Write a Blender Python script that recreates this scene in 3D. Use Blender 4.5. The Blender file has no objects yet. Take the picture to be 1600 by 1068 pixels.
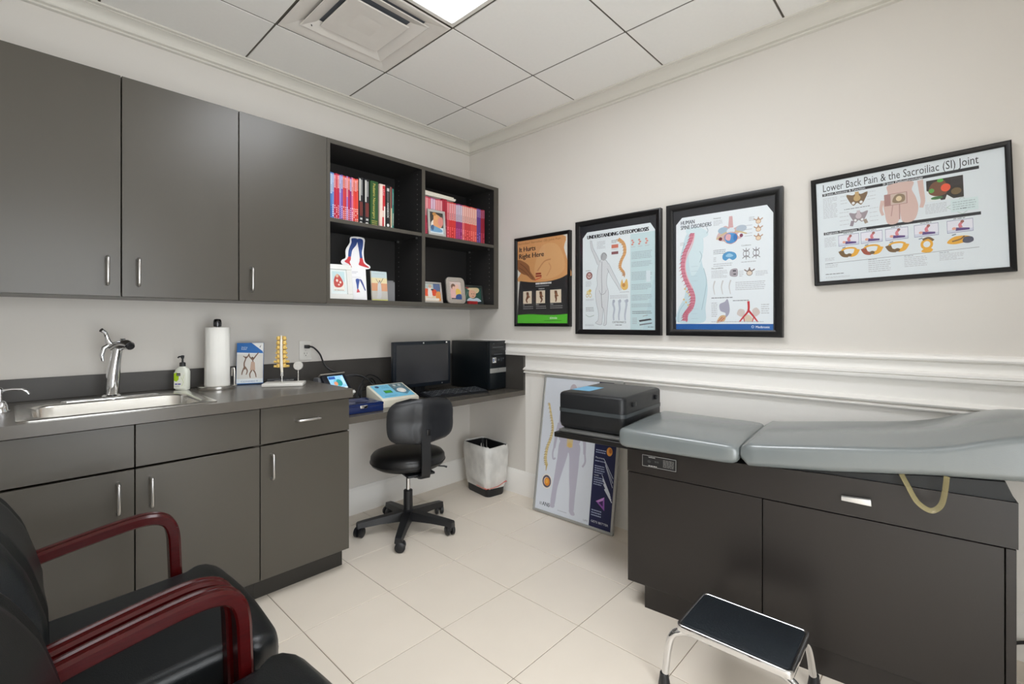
import bpy, bmesh, math, random
from mathutils import Vector, Matrix
random.seed(7)
R = math.radians
C = bpy.context.scene.collection
scene = bpy.context.scene

# ------------------------------------------------------------------ camera, world, exposure
cam_d = bpy.data.cameras.new('camera'); cam = bpy.data.objects.new('camera', cam_d); C.objects.link(cam)
cam_d.sensor_width = 36.0; cam_d.lens = 737.48 / 1600 * 36; cam_d.shift_y = -(534 - 504.84) / 1600
cam_d.clip_start = 0.02
cam.location = (-2.4976, -2.7813, 1.2104); cam.rotation_euler = (R(90), 0, R(42.952 - 90))
scene.camera = cam
scene.cycles.diffuse_bounces = 8; scene.cycles.max_bounces = 14; scene.cycles.transparent_max_bounces = 16
w = bpy.data.worlds.new('world'); scene.world = w; w.use_nodes = True
w.node_tree.nodes['Background'].inputs[0].default_value = (.94, .975, 1, 1)
w.node_tree.nodes['Background'].inputs[1].default_value = 7.0  # bright sky, serves as fill light through the added door
scene.view_settings.view_transform = 'Standard'; scene.view_settings.look = 'None'
scene.view_settings.exposure = 0.06; scene.view_settings.gamma = 1.0
scene.view_settings.use_curve_mapping = False
LIGHT = 11.0            # radiance of the ceiling panels
ZC = 2.603              # ceiling height
TS = 0.5824             # ceiling grid module
GX, GY = -0.4725, -0.4737
XL, YF = -2.95, -3.5    # far sides of the room behind and left of the camera

# ------------------------------------------------------------------ colour and materials
def lin(c):
    c = c / 255.0
    return c / 12.92 if c <= .04045 else ((c + .055) / 1.055) ** 2.4
def col(r, g, b): return (lin(r), lin(g), lin(b), 1.0)
MATS = {}
def mat(name, rgb, rough=.5, metal=0.0, var=.05, scale=30.0, bump=0.0, bscale=200.0, coat=0.0, spec=.5, rvar=0.0, objvar=0.0, stretch=None):
    if name in MATS: return MATS[name]
    m = bpy.data.materials.new(name); m.use_nodes = True; nt = m.node_tree
    b = nt.nodes['Principled BSDF']
    tc = nt.nodes.new('ShaderNodeTexCoord'); mp = nt.nodes.new('ShaderNodeMapping')
    nt.links.new(tc.outputs['Object'], mp.inputs['Vector'])
    if stretch: mp.inputs['Scale'].default_value = stretch
    nz = nt.nodes.new('ShaderNodeTexNoise'); nz.inputs['Scale'].default_value = scale; nz.inputs['Detail'].default_value = 4
    nt.links.new(mp.outputs[0], nz.inputs['Vector'])
    base = col(*rgb)
    mx = nt.nodes.new('ShaderNodeMix'); mx.data_type = 'RGBA'
    mx.inputs['A'].default_value = tuple(c * (1 - var) for c in base[:3]) + (1,)
    mx.inputs['B'].default_value = tuple(min(1, c * (1 + var)) for c in base[:3]) + (1,)
    nt.links.new(nz.outputs['Fac'], mx.inputs['Factor'])
    out = mx.outputs['Result']
    if objvar:
        oi = nt.nodes.new('ShaderNodeObjectInfo'); hs = nt.nodes.new('ShaderNodeHueSaturation')
        mr = nt.nodes.new('ShaderNodeMapRange'); mr.inputs['To Min'].default_value = 1 - objvar; mr.inputs['To Max'].default_value = 1 + objvar
        nt.links.new(oi.outputs['Random'], mr.inputs['Value']); nt.links.new(mr.outputs[0], hs.inputs['Value'])
        nt.links.new(out, hs.inputs['Color']); out = hs.outputs['Color']
    nt.links.new(out, b.inputs['Base Color'])
    b.inputs['Roughness'].default_value = rough; b.inputs['Metallic'].default_value = metal
    b.inputs['Coat Weight'].default_value = coat; b.inputs['Coat Roughness'].default_value = .08
    b.inputs['Specular IOR Level'].default_value = spec
    if rvar:
        mr = nt.nodes.new('ShaderNodeMapRange'); mr.inputs['To Min'].default_value = rough - rvar; mr.inputs['To Max'].default_value = rough + rvar
        nt.links.new(nz.outputs['Fac'], mr.inputs['Value']); nt.links.new(mr.outputs[0], b.inputs['Roughness'])
    if bump:
        n2 = nt.nodes.new('ShaderNodeTexNoise'); n2.inputs['Scale'].default_value = bscale; n2.inputs['Detail'].default_value = 3
        nt.links.new(mp.outputs[0], n2.inputs['Vector'])
        bp = nt.nodes.new('ShaderNodeBump'); bp.inputs['Strength'].default_value = bump; bp.inputs['Distance'].default_value = .002
        nt.links.new(n2.outputs['Fac'], bp.inputs['Height']); nt.links.new(bp.outputs[0], b.inputs['Normal'])
    MATS[name] = m
    return m
def mat_print(name='print', rough=.45):
    if name in MATS: return MATS[name]
    m = bpy.data.materials.new(name); m.use_nodes = True; nt = m.node_tree; b = nt.nodes['Principled BSDF']
    a = nt.nodes.new('ShaderNodeVertexColor'); a.layer_name = 'Col'
    nt.links.new(a.outputs['Color'], b.inputs['Base Color']); b.inputs['Roughness'].default_value = rough
    MATS[name] = m; return m
def mat_glass(name='pane_glass', tint=(1, 1, 1)):
    if name in MATS: return MATS[name]
    m = bpy.data.materials.new(name); m.use_nodes = True; nt = m.node_tree; nt.nodes.clear()
    o = nt.nodes.new('ShaderNodeOutputMaterial'); mx = nt.nodes.new('ShaderNodeMixShader'); t = nt.nodes.new('ShaderNodeBsdfTransparent')
    g = nt.nodes.new('ShaderNodeBsdfGlossy'); g.inputs['Roughness'].default_value = .05; fr0 = nt.nodes.new('ShaderNodeFresnel'); fr0.inputs['IOR'].default_value = 1.4; ge = nt.nodes.new('ShaderNodeNewGeometry'); fr = nt.nodes.new('ShaderNodeMath'); fr.operation = 'MULTIPLY_ADD'
    nt.links.new(ge.outputs['Backfacing'], fr.inputs[0]); fr.inputs[1].default_value = -1.0; nt.links.new(fr0.outputs[0], fr.inputs[2]); fr.use_clamp = True
    t.inputs['Color'].default_value = tuple(tint) + (1,)
    nt.links.new(fr.outputs[0], mx.inputs[0]); nt.links.new(t.outputs[0], mx.inputs[1]); nt.links.new(g.outputs[0], mx.inputs[2]); nt.links.new(mx.outputs[0], o.inputs[0])
    MATS[name] = m; return m
def mat_emit(name, rgb, strength):
    if name in MATS: return MATS[name]
    m = bpy.data.materials.new(name); m.use_nodes = True; nt = m.node_tree; b = nt.nodes['Principled BSDF']
    b.inputs['Base Color'].default_value = col(*rgb); b.inputs['Emission Color'].default_value = col(*rgb); b.inputs['Emission Strength'].default_value = strength
    MATS[name] = m; return m
def mat_screen(name, strength):
    m = bpy.data.materials.new(name); m.use_nodes = True; nt = m.node_tree; b = nt.nodes['Principled BSDF']
    a = nt.nodes.new('ShaderNodeVertexColor'); a.layer_name = 'Col'
    nt.links.new(a.outputs['Color'], b.inputs['Base Color']); nt.links.new(a.outputs['Color'], b.inputs['Emission Color'])
    b.inputs['Emission Strength'].default_value = strength; b.inputs['Roughness'].default_value = .3
    MATS[name] = m; return m

M_WALL = mat('wall_paint', (219, 215, 209), .7, var=.012, scale=3, bump=.05, bscale=350)
M_TRIM = mat('trim_paint', (247, 245, 241), .45, var=.01, scale=5)
M_CEIL = mat('ceiling_tile_face', (245, 244, 241), .85, var=.02, scale=60, bump=.08, bscale=500, objvar=.012)
M_TEE = mat('ceiling_grid_gap_shade', (92, 87, 78), .6, var=.03)  # dark tone on the tees stands in for shade in the tile gaps
M_CAB = mat('grey_laminate', (78, 74, 67), .32, var=.05, spec=.5, scale=4, rvar=.04, stretch=(1, 1, .35))
M_CABIN = mat('dark_laminate_inside', (38, 37, 37), .55, var=.06, scale=6)
M_TOP = mat('worktop_laminate', (90, 85, 78), .27, var=.06, scale=25)
M_SPLASH = mat('splash_laminate', (66, 63, 60), .45, var=.05, scale=20)
M_KICK = mat('kick_laminate', (44, 41, 36), .6, var=.06)
M_CHROME = mat('chrome', (225, 226, 228), .07, 1.0, var=.01)
M_STEEL = mat('brushed_steel', (228, 226, 221), .24, 1.0, var=.05, scale=12, stretch=(1, 40, 40), rvar=.06)
M_BNICK = mat('satin_nickel', (205, 204, 202), .3, 1.0, var=.02)
M_BLKPL = mat('black_plastic', (26, 27, 30), .42, var=.08, bump=.1, bscale=600)
M_BLKVIN = mat('black_vinyl', (27, 27, 28), .36, var=.1, bump=.12, bscale=400)
M_LEATH = mat('black_leather', (10, 15, 18), .33, var=.1, scale=12, bump=.25, bscale=450)
M_WOOD = mat('mahogany_lacquer', (62, 7, 8), .22, var=.45, scale=9, stretch=(2, 22, 22), coat=.05, spec=.3)
M_GREYVIN = mat('grey_vinyl', (116, 123, 124), .25, var=.05, spec=1.0, coat=.12, scale=5, bump=.1, bscale=350)
M_TBASE = mat('dark_brown_laminate', (35, 31, 29), .36, var=.08, scale=5, rvar=.05)
M_TILE = mat('floor_tile_glaze', (241, 231, 217), .36, var=.035, scale=5, objvar=.018, rvar=.05)
M_GROUT = mat('grout', (150, 138, 122), .9, var=.08)
M_FRAMEB = mat('black_frame', (9, 9, 11), .36, var=.05)
M_MATB = mat('black_mat_board', (18, 19, 23), .5, var=.05)
M_WHITE = mat('white_plastic', (232, 230, 224), .4, var=.02)
M_PAPER = mat('white_paper', (238, 237, 232), .8, var=.02, bump=.15, bscale=250)
M_ALU = mat('aluminium', (176, 176, 173), .4, .35, var=.03)
M_PRINT = mat_print('print', .5)
M_GLASS = mat_glass()

# ------------------------------------------------------------------ mesh builder
class MB:
    def __init__(s): s.v = []; s.f = []
    def add(s, vs, fs):
        o = len(s.v); s.v += [tuple(p) for p in vs]; s.f += [tuple(i + o for i in f) for f in fs]; return s
    def addbm(s, bm, M=None):
        bm.verts.ensure_lookup_table()
        for i, vv in enumerate(bm.verts): vv.index = i
        vs = [(M @ x.co if M else x.co.copy()) for x in bm.verts]
        s.add(vs, [[x.index for x in f.verts] for f in bm.faces]); bm.free(); return s
    def box(s, x0, x1, y0, y1, z0, z1, r=0, seg=2, M=None):
        bm = bmesh.new(); bmesh.ops.create_cube(bm, size=1)
        for p in bm.verts:
            p.co = Vector(((x0 + x1) / 2 + p.co.x * (x1 - x0), (y0 + y1) / 2 + p.co.y * (y1 - y0), (z0 + z1) / 2 + p.co.z * (z1 - z0)))
        if r: bmesh.ops.bevel(bm, geom=list(bm.edges), offset=r, segments=seg, profile=.5, affect='EDGES')
        return s.addbm(bm, M)
    def prism(s, poly, a0, a1, axis='y', M=None, r=0):
        # poly: 2d points; axis: extrusion axis. (p,q) -> the two other axes in order
        def P(p, q, a):
            v = {'x': (a, p, q), 'y': (p, a, q), 'z': (p, q, a)}[axis]
            return M @ Vector(v) if M else v
        n = len(poly)
        if r:
            bm = bmesh.new()
            a = [bm.verts.new(P(p, q, a0)) for p, q in poly]; b = [bm.verts.new(P(p, q, a1)) for p, q in poly]
            bm.faces.new(a); bm.faces.new(b[::-1])
            for i in range(n): bm.faces.new((a[i], b[i], b[(i + 1) % n], a[(i + 1) % n]))
            ed = [e for e in bm.edges if (e.verts[0] in a) == (e.verts[1] in a)]
            bmesh.ops.bevel(bm, geom=ed, offset=r, segments=2, profile=.5, affect='EDGES')
            return s.addbm(bm)
        vs = [P(p, q, a0) for p, q in poly] + [P(p, q, a1) for p, q in poly]
        return s.add(vs, [tuple(range(n)), tuple(range(2 * n - 1, n - 1, -1))] + [(i, i + n, (i + 1) % n + n, (i + 1) % n) for i in range(n)])
    def tube(s, pts, r, seg=10, caps=True, closed=False):
        pts = [Vector(p) for p in pts]; n = len(pts)
        rr = r if isinstance(r, (list, tuple)) else [r] * n
        vs = []; fs = []; up = None
        for i in range(n):
            if closed: t = (pts[(i + 1) % n] - pts[i - 1])
            else: t = pts[min(i + 1, n - 1)] - pts[max(i - 1, 0)]
            t.normalize()
            if up is None:
                up = Vector((0, 0, 1)) if abs(t.z) < .9 else Vector((1, 0, 0))
            a = up - t * up.dot(t)
            if a.length < 1e-6: a = t.orthogonal()
            a.normalize(); b = t.cross(a); up = a
            for k in range(seg):
                an = 2 * math.pi * k / seg; vs.append(pts[i] + (a * math.cos(an) + b * math.sin(an)) * rr[i])
        m = n if closed else n - 1
        for i in range(m):
            j = (i + 1) % n
            for k in range(seg):
                fs.append((i * seg + k, i * seg + (k + 1) % seg, j * seg + (k + 1) % seg, j * seg + k))
        if caps and not closed: fs += [tuple(range(seg))[::-1], tuple((n - 1) * seg + k for k in range(seg))]
        return s.add(vs, fs)
    def lathe(s, prof, c=(0, 0, 0), seg=24, M=None, axis='z'):
        vs = []; fs = []; n = len(prof)
        for (r, z) in prof:
            for k in range(seg):
                a = 2 * math.pi * k / seg
                p = (r * math.cos(a), r * math.sin(a), z)
                if axis == 'y': p = (p[0], p[2], p[1])
                if axis == 'x': p = (p[2], p[0], p[1])
                p = Vector((p[0] + c[0], p[1] + c[1], p[2] + c[2])); vs.append(M @ p if M else p)
        for i in range(n - 1):
            for k in range(seg): fs.append((i * seg + k, i * seg + (k + 1) % seg, (i + 1) * seg + (k + 1) % seg, (i + 1) * seg + k))
        fs += [tuple(range(seg))[::-1], tuple((n - 1) * seg + k for k in range(seg))]
        return s.add(vs, fs)
    def loft(s, secs, caps=True):
        n = len(secs[0]); vs = [p for q in secs for p in q]; fs = []
        for i in range(len(secs) - 1):
            for k in range(n): fs.append((i * n + k, i * n + (k + 1) % n, (i + 1) * n + (k + 1) % n, (i + 1) * n + k))
        if caps: fs += [tuple(range(n))[::-1], tuple((len(secs) - 1) * n + k for k in range(n))]
        return s.add(vs, fs)
    def ball(s, c, rx, ry, rz, u=12, v=8, M=None):
        bm = bmesh.new(); bmesh.ops.create_uvsphere(bm, u_segments=u, v_segments=v, radius=1)
        for p in bm.verts: p.co = Vector((c[0] + p.co.x * rx, c[1] + p.co.y * ry, c[2] + p.co.z * rz))
        return s.addbm(bm, M)
    def mesh(s, name, m, smooth=40):
        me = bpy.data.meshes.new(name); me.from_pydata(s.v, [], s.f)
        bm = bmesh.new(); bm.from_mesh(me); bmesh.ops.recalc_face_normals(bm, faces=bm.faces); bm.to_mesh(me); bm.free()
        if m: me.materials.append(m)
        if smooth: me.shade_smooth(); me.set_sharp_from_angle(angle=R(smooth))
        return me
def link(name, me, parent=None):
    o = bpy.data.objects.new(name, me); C.objects.link(o)
    if parent: o.parent = parent
    return o
def part(name, mb, m, parent=None, smooth=40, label=None):
    o = link(name, mb.mesh(name, m, smooth), parent)
    if label: o['label'] = label
    return o
def thing(name, label, cat, loc=(0, 0, 0), rotz=0, group=None):
    o = bpy.data.objects.new(name, None); C.objects.link(o); o.empty_display_size = .1
    o.location = loc; o.rotation_euler = (0, 0, rotz); o['label'] = label; o['category'] = cat
    if group: o['group'] = group
    return o
def tag(o, label, cat, group=None):
    o['label'] = label; o['category'] = cat
    if group: o['group'] = group
    return o
def struct(name, mb, m, label=None, smooth=40):
    o = part(name, mb, m, None, smooth); o['kind'] = 'structure'; o['label'] = label or name.replace('_', ' ')
    return o
def B(*a, **k): return MB().box(*a, **k)

# ------------------------------------------------------------------ flat print (artwork): coloured faces, lettering as geometry
TXT = {}
def text_polys(s, off=0.0):
    k = (s, off)
    if k in TXT: return TXT[k]
    cu = bpy.data.curves.new('t', 'FONT'); cu.body = s; cu.resolution_u = 2; cu.offset = off; cu.fill_mode = 'FRONT'
    o = bpy.data.objects.new('t', cu); C.objects.link(o); bpy.context.view_layer.update()
    me = bpy.data.meshes.new_from_object(o.evaluated_get(bpy.context.evaluated_depsgraph_get()))
    vs = [(v.co.x, v.co.y) for v in me.vertices]; fs = [tuple(p.vertices) for p in me.polygons]
    bpy.data.objects.remove(o); bpy.data.curves.remove(cu); bpy.data.meshes.remove(me)
    x1 = max([p[0] for p in vs] or [1]); TXT[k] = (vs, fs, x1); return TXT[k]
def cat(pts, n=6, closed=True):
    out = []; N = len(pts)
    for i in range(N if closed else N - 1):
        g = (lambda j: pts[j % N]) if closed else (lambda j: pts[max(0, min(N - 1, j))])
        p0, p1, p2, p3 = g(i - 1), g(i), g(i + 1), g(i + 2)
        for k in range(n):
            t = k / n
            out.append(tuple(.5 * ((2 * p1[d]) + (p2[d] - p0[d]) * t + (2 * p0[d] - 5 * p1[d] + 4 * p2[d] - p3[d]) * t * t + (3 * p1[d] - p0[d] - 3 * p2[d] + p3[d]) * t ** 3) for d in range(len(p1))))
    if not closed: out.append(tuple(pts[-1]))
    return out
class Art:
    """flat print of size w x h on the local plane y = -off; (u, v) are fractions, origin bottom left"""
    def __init__(s, w, h, x0=None, z0=None, y=0.0, step=.00006):
        s.w, s.h = w, h; s.x0 = -w / 2 if x0 is None else x0; s.z0 = -h / 2 if z0 is None else z0
        s.y = y; s.step = step; s.bb = []; s.v = []; s.f = []; s.c = []
    def faces(s, pts, fs, c, M=None):
        us = [p[0] for p in pts]; vs_ = [p[1] for p in pts]; bb = (min(us), min(vs_), max(us), max(vs_))
        L = 1 + max([q[4] for q in s.bb if q[0] < bb[2] and bb[0] < q[2] and q[1] < bb[3] and bb[1] < q[3]] or [-1])   # lowest free ink layer
        s.bb.append(bb + (L,)); o = len(s.v); y = s.y - L * s.step
        s.v += [(s.x0 + u * s.w, y, s.z0 + v * s.h) for u, v in pts]
        s.f += [tuple(i + o for i in f) for f in fs]; s.c += [col(*c)] * len(fs); return s
    def poly(s, pts, c): return s.faces(pts, [tuple(range(len(pts)))], c)
    def rect(s, u0, v0, u1, v1, c): return s.poly([(u0, v0), (u1, v0), (u1, v1), (u0, v1)], c)
    def blob(s, pts, c, n=5): return s.poly(cat(pts, n), c)
    def ell(s, u, v, ru, rv, c, n=18):
        return s.poly([(u + ru * math.cos(2 * math.pi * k / n), v + rv * math.sin(2 * math.pi * k / n)) for k in range(n)], c)
    def ring(s, u, v, ru, rv, t, c, n=20):
        pts = []
        for k in range(n):
            a = 2 * math.pi * k / n
            pts += [(u + ru * math.cos(a), v + rv * math.sin(a)), (u + (ru - t) * math.cos(a), v + (rv - t * rv / ru) * math.sin(a))]
        return s.faces(pts, [(2 * k, (2 * k + 2) % (2 * n), (2 * k + 3) % (2 * n), 2 * k + 1) for k in range(n)], c)
    def stroke(s, pts, wd, c, smooth=True, n=5, closed=False):
        if smooth: pts = cat(pts, n, closed)
        if closed: pts = pts + [pts[0]]
        N = len(pts); wd = wd if isinstance(wd, (list, tuple)) else (wd, wd); out = []
        asp = s.w / s.h
        for i in range(N):
            a = pts[max(0, i - 1)]; b = pts[min(N - 1, i + 1)]; dx = (b[0] - a[0]); dy = (b[1] - a[1]) / asp
            l = math.hypot(dx, dy) or 1; nx, ny = -dy / l, dx / l
            t = i / max(1, N - 1); ww = (wd[0] * (1 - t) + wd[1] * t) / 2
            out += [(pts[i][0] + nx * ww, pts[i][1] + ny * ww * asp), (pts[i][0] - nx * ww, pts[i][1] - ny * ww * asp)]
        return s.faces(out, [(2 * i, 2 * i + 1, 2 * i + 3, 2 * i + 2) for i in range(N - 1)], c)
    def text(s, t, u, v, size, c, width=None, bold=0.0, align='l', rot=0):
        """size: text size in metres; width: fitted width as a fraction of w"""
        if bold:
            for q in (-.5, .5): s.text(t, u + q * bold * size / s.w, v, size, c, width, 0, align, rot)
        vs, fs, x1 = text_polys(t, 0.0); k = size; kx = size if width is None else width * s.w / x1
        tw = x1 * kx; ox = {'l': 0, 'c': -tw / 2, 'r': -tw}[align]; pts = []
        cs, sn = math.cos(R(rot)), math.sin(R(rot))
        for x, y in vs:
            X, Y = x * kx + ox, y * k; pts.append((u + (X * cs - Y * sn) / s.w, v + (X * sn + Y * cs) / s.h))
        return s.faces(pts, fs, c)
    def lines(s, u0, v0, u1, v1, n, c, fill=.42):
        """block of lettering too small to read: n rows of short dashes"""
        pts = []; fs = []; dh = (v1 - v0) / n; rnd = random.Random(int(u0 * 1000 + v0 * 7000 + n))
        for i in range(n):
            y0 = v1 - (i + 1) * dh + dh * (1 - fill) / 2; y1 = y0 + dh * fill; x = u0
            end = u1 - (rnd.random() * .35 * (u1 - u0) if i % 4 == 3 else rnd.random() * .06 * (u1 - u0))
            while x < end:
                wd = min(end - x, rnd.uniform(.008, .03) * .5 / s.w); o = len(pts)
                pts += [(x, y0), (x + wd, y0), (x + wd, y1), (x, y1)]; fs.append((o, o + 1, o + 2, o + 3)); x += wd + .004 * .5 / s.w
        return s.faces(pts, fs, c) if fs else s
    def build(s, name, parent, m=None):
        me = bpy.data.meshes.new(name); me.from_pydata(s.v, [], s.f)
        at = me.color_attributes.new('Col', 'FLOAT_COLOR', 'CORNER'); i = 0
        for p, c in zip(me.polygons, s.c):
            for li in p.loop_indices: at.data[li].color = c
        me.materials.append(m or M_PRINT)
        o = link(name, me, parent); return o

# ================================================================== THE SETTING
T = .12
struct('wall_back', B(XL - T, T, 0, T, -.1, ZC + .15), M_WALL, 'pale painted wall behind the cabinets')
struct('wall_right', B(0, T, YF - T, 0, -.1, ZC + .15), M_WALL, 'pale painted wall with framed posters')
struct('wall_left', B(XL - T, XL, YF - T, 0, -.1, ZC + .15), M_WALL, 'pale painted wall behind the guest chairs')
DX0, DX1, DZ1 = -2.92, -1.52, 2.12     # unseen glazed double door, added behind the camera to let in frontal fill daylight
struct('wall_front', B(XL, 0, YF - T, YF, DZ1, ZC + .15).box(XL, DX0, YF - T, YF, -.1, DZ1).box(DX1, 0, YF - T, YF, -.1, DZ1), M_WALL, 'pale painted wall with an added glazed door', 0)
wf = MB(); dm = (DX0 + DX1) / 2
for p in ((DX0, DX0 + .03, 0, DZ1), (DX1 - .03, DX1, 0, DZ1), (DX0 + .03, DX1 - .03, DZ1 - .03, DZ1)): wf.box(p[0], p[1], YF - T, YF - .001, p[2], p[3])
dr1 = struct('fill_door', wf, M_TRIM, 'added white glazed double door for daylight fill behind the camera', 0)
for a_, b_ in ((DX0 + .032, dm - .002), (dm + .002, DX1 - .032)):
    lf = MB()
    for p in ((a_, a_ + .05, .005, DZ1 - .033), (b_ - .05, b_, .005, DZ1 - .033), (a_ + .05, b_ - .05, .005, .12), (a_ + .05, b_ - .05, DZ1 - .1, DZ1 - .033)): lf.box(p[0], p[1], YF - .085, YF - .045, p[2], p[3])
    lf = part('fill_door_leaf', lf, M_TRIM, dr1, 0); part('pane', B(a_ + .05, b_ - .05, YF - .068, YF - .062, .12, DZ1 - .1), M_GLASS, lf, 0)
for hx_ in (dm - .03, dm + .03): part('fill_door_handle', MB().tube([(hx_, YF - .045, .95), (hx_, YF - .005, .95), (hx_, YF - .005, 1.1), (hx_, YF - .045, 1.1)], .008, 8), M_BNICK, dr1)
pl = bpy.data.lights.new('fill_door_portal', 'AREA'); pl.shape = 'RECTANGLE'; pl.size = DX1 - DX0; pl.size_y = DZ1; pl.cycles.is_portal = True
po = bpy.data.objects.new('fill_door_portal', pl); C.objects.link(po); po.location = (dm, YF - .1, DZ1 / 2); po.rotation_euler = (R(90), 0, 0)

# floor: grout bed with single tiles
floor = struct('floor', B(XL, 0, YF, 0, -.1, -.0025), M_GROUT, 'cream tiled floor')
FS = .3841; FX, FY = -.931, -.919; GAP = .0032
tile_cache = {}
i0 = math.floor((XL - FX) / FS); i1 = math.ceil((0 - FX) / FS); j0 = math.floor((YF - FY) / FS); j1 = math.ceil((0 - FY) / FS)
for i in range(i0, i1):
    for j in range(j0, j1):
        x0, x1 = max(XL, FX + i * FS) + GAP / 2, min(0, FX + (i + 1) * FS) - GAP / 2
        y0, y1 = max(YF, FY + j * FS) + GAP / 2, min(0, FY + (j + 1) * FS) - GAP / 2
        if x1 - x0 < .01 or y1 - y0 < .01: continue
        k = (round(x1 - x0, 4), round(y1 - y0, 4))
        if k not in tile_cache:
            dx, dy = k[0] / 2, k[1] / 2; c = .0012
            mb = MB(); mb.loft([[(-dx, -dy, -.008), (dx, -dy, -.008), (dx, dy, -.008), (-dx, dy, -.008)], [(-dx, -dy, -c), (dx, -dy, -c), (dx, dy, -c), (-dx, dy, -c)],
                                [(-dx + c, -dy + c, 0), (dx - c, -dy + c, 0), (dx - c, dy - c, 0), (-dx + c, dy - c, 0)]])
            tile_cache[k] = mb.mesh('floor_tile', M_TILE, 0)
        o = link('floor_tile', tile_cache[k], floor); o.location = ((x0 + x1) / 2, (y0 + y1) / 2, 0)

# ceiling: slab above, lay-in tiles and tee bars
ceiling = struct('ceiling', B(XL, 0, YF, 0, ZC + .03, ZC + .15), mat('ceiling_void', (120, 118, 114), .9), 'white suspended tile ceiling')
LX0, LX1 = GX - 2 * TS, GX - TS           # column holding diffuser and lamp
cg = .0095; ct = {}
xi = [XL] + [GX - k * TS for k in range(4, -1, -1) if GX - k * TS > XL + .02] + [0]
yj = [YF] + [GY - k * TS for k in range(5, -1, -1) if GY - k * TS > YF + .02] + [0]
for a in range(len(xi) - 1):
    for b in range(len(yj) - 1):
        mx, my = (xi[a] + xi[a + 1]) / 2, (yj[b] + yj[b + 1]) / 2
        if LX0 < mx < LX1 and GY - 3 * TS < my < GY: continue
        x0 = xi[a] + (cg / 2 if a else 0); x1 = xi[a + 1] - (cg / 2 if a < len(xi) - 2 else 0)
        y0 = yj[b] + (cg / 2 if b else 0); y1 = yj[b + 1] - (cg / 2 if b < len(yj) - 2 else 0)
        k = (round(x1 - x0, 4), round(y1 - y0, 4))
        if k not in ct:
            dx, dy = k[0] / 2, k[1] / 2; ct[k] = B(-dx, dx, -dy, dy, 0, .0255, r=.0012, seg=1).mesh('ceiling_tile', M_CEIL)
        o = link('ceiling_tile', ct[k], ceiling); o.location = ((x0 + x1) / 2, (y0 + y1) / 2, ZC)
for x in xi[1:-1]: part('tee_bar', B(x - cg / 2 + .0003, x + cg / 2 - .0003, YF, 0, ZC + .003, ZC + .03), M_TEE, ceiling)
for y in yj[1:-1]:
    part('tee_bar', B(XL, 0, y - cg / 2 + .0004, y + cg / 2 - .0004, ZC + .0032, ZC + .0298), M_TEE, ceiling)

# crown moulding, chair rails and baseboards (profile: distance from wall, height)
CROWN = [(0, 2.528), (.010, 2.528), (.016, 2.531), (.016, 2.537), (.010, 2.540), (.013, 2.5415), (.024, 2.544), (.027, 2.549), (.020, 2.553), (.022, 2.556), (.027, 2.568), (.038, 2.580), (.054, 2.588), (.064, 2.590), (.064, 2.593), (.074, 2.594), (.080, 2.596), (.080, ZC), (0, ZC)]
RAIL1 = [(0, .984), (.026, .985), (.028, .989), (.028, 1.0), (.022, 1.0015), (.030, 1.004), (.030, 1.014), (.019, 1.019), (.012, 1.022), (.010, 1.057), (.001, 1.058), (.001, 1.064), (.034, 1.066), (.036, 1.073), (.030, 1.082), (.012, 1.088), (0, 1.090)]
RAIL2 = [(0, .864), (.022, .865), (.024, .871), (.014, .878), (.003, .8785), (.003, .884), (.028, .8855), (.030, .892), (.016, .901), (.004, .905), (0, .906)]
BASE = [(0, 0), (.016, 0), (.016, .146), (.013, .152), (.010, .158), (.006, .166), (0, .168)]
M_CROWN = mat('crown_paint', (222, 219, 211), .5, var=.01, scale=5)
def mould(name, prof, side, a0, a1, label, mit=True, m=None):
    mb = MB()
    n = len(prof)
    def P(d, z, a, e):
        # e: 0 start, 1 end; mitre at corners
        if side == 'back': return (a, -d, z)
        if side == 'right': return (-d, a, z)
        if side == 'left': return (XL + d, a, z)
        return (a, YF + d, z)
    s0 = [P(d, z, a0 + (d if mit else 0), 0) for d, z in prof]; s1 = [P(d, z, a1 - (d if mit else 0), 1) for d, z in prof]
    mb.loft([s0, s1]); return struct(name, mb, m or M_TRIM, label, 30)
mould('trim_1', CROWN, 'back', XL, 0, 'white crown moulding above the grey wall cabinets', m=M_CROWN)
mould('trim_2', CROWN, 'right', YF, 0, 'white crown moulding above the framed posters', m=M_CROWN)
mould('trim_3', CROWN, 'left', YF, 0, 'white crown moulding above the guest chairs', m=M_CROWN)
mould('trim_4', CROWN, 'front', XL, 0, 'white crown moulding on the wall facing the cabinets', m=M_CROWN)
mould('trim_5', RAIL1, 'right', YF, -.001, 'white chair rail below the framed posters', False)
struct('trim_7', B(-.0015, 0, YF, -.587, 0, .987), M_TRIM, 'white painted wainscot below the chair rail', 0)
mould('trim_6', RAIL2, 'right', YF, -.587, 'narrow lower white rail behind the exam table', False)
mould('baseboard_back', BASE, 'back', -1.33, 0, 'tall white baseboard under the desk')
mould('baseboard_right', BASE, 'right', YF, 0, 'tall white baseboard behind the waste bin')
mould('baseboard_left', BASE, 'left', YF, -.64, 'tall white baseboard behind the guest chairs', False)
mould('baseboard_front', BASE, 'front', DX1 + .01, 0, 'tall white baseboard facing the cabinets')

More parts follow.
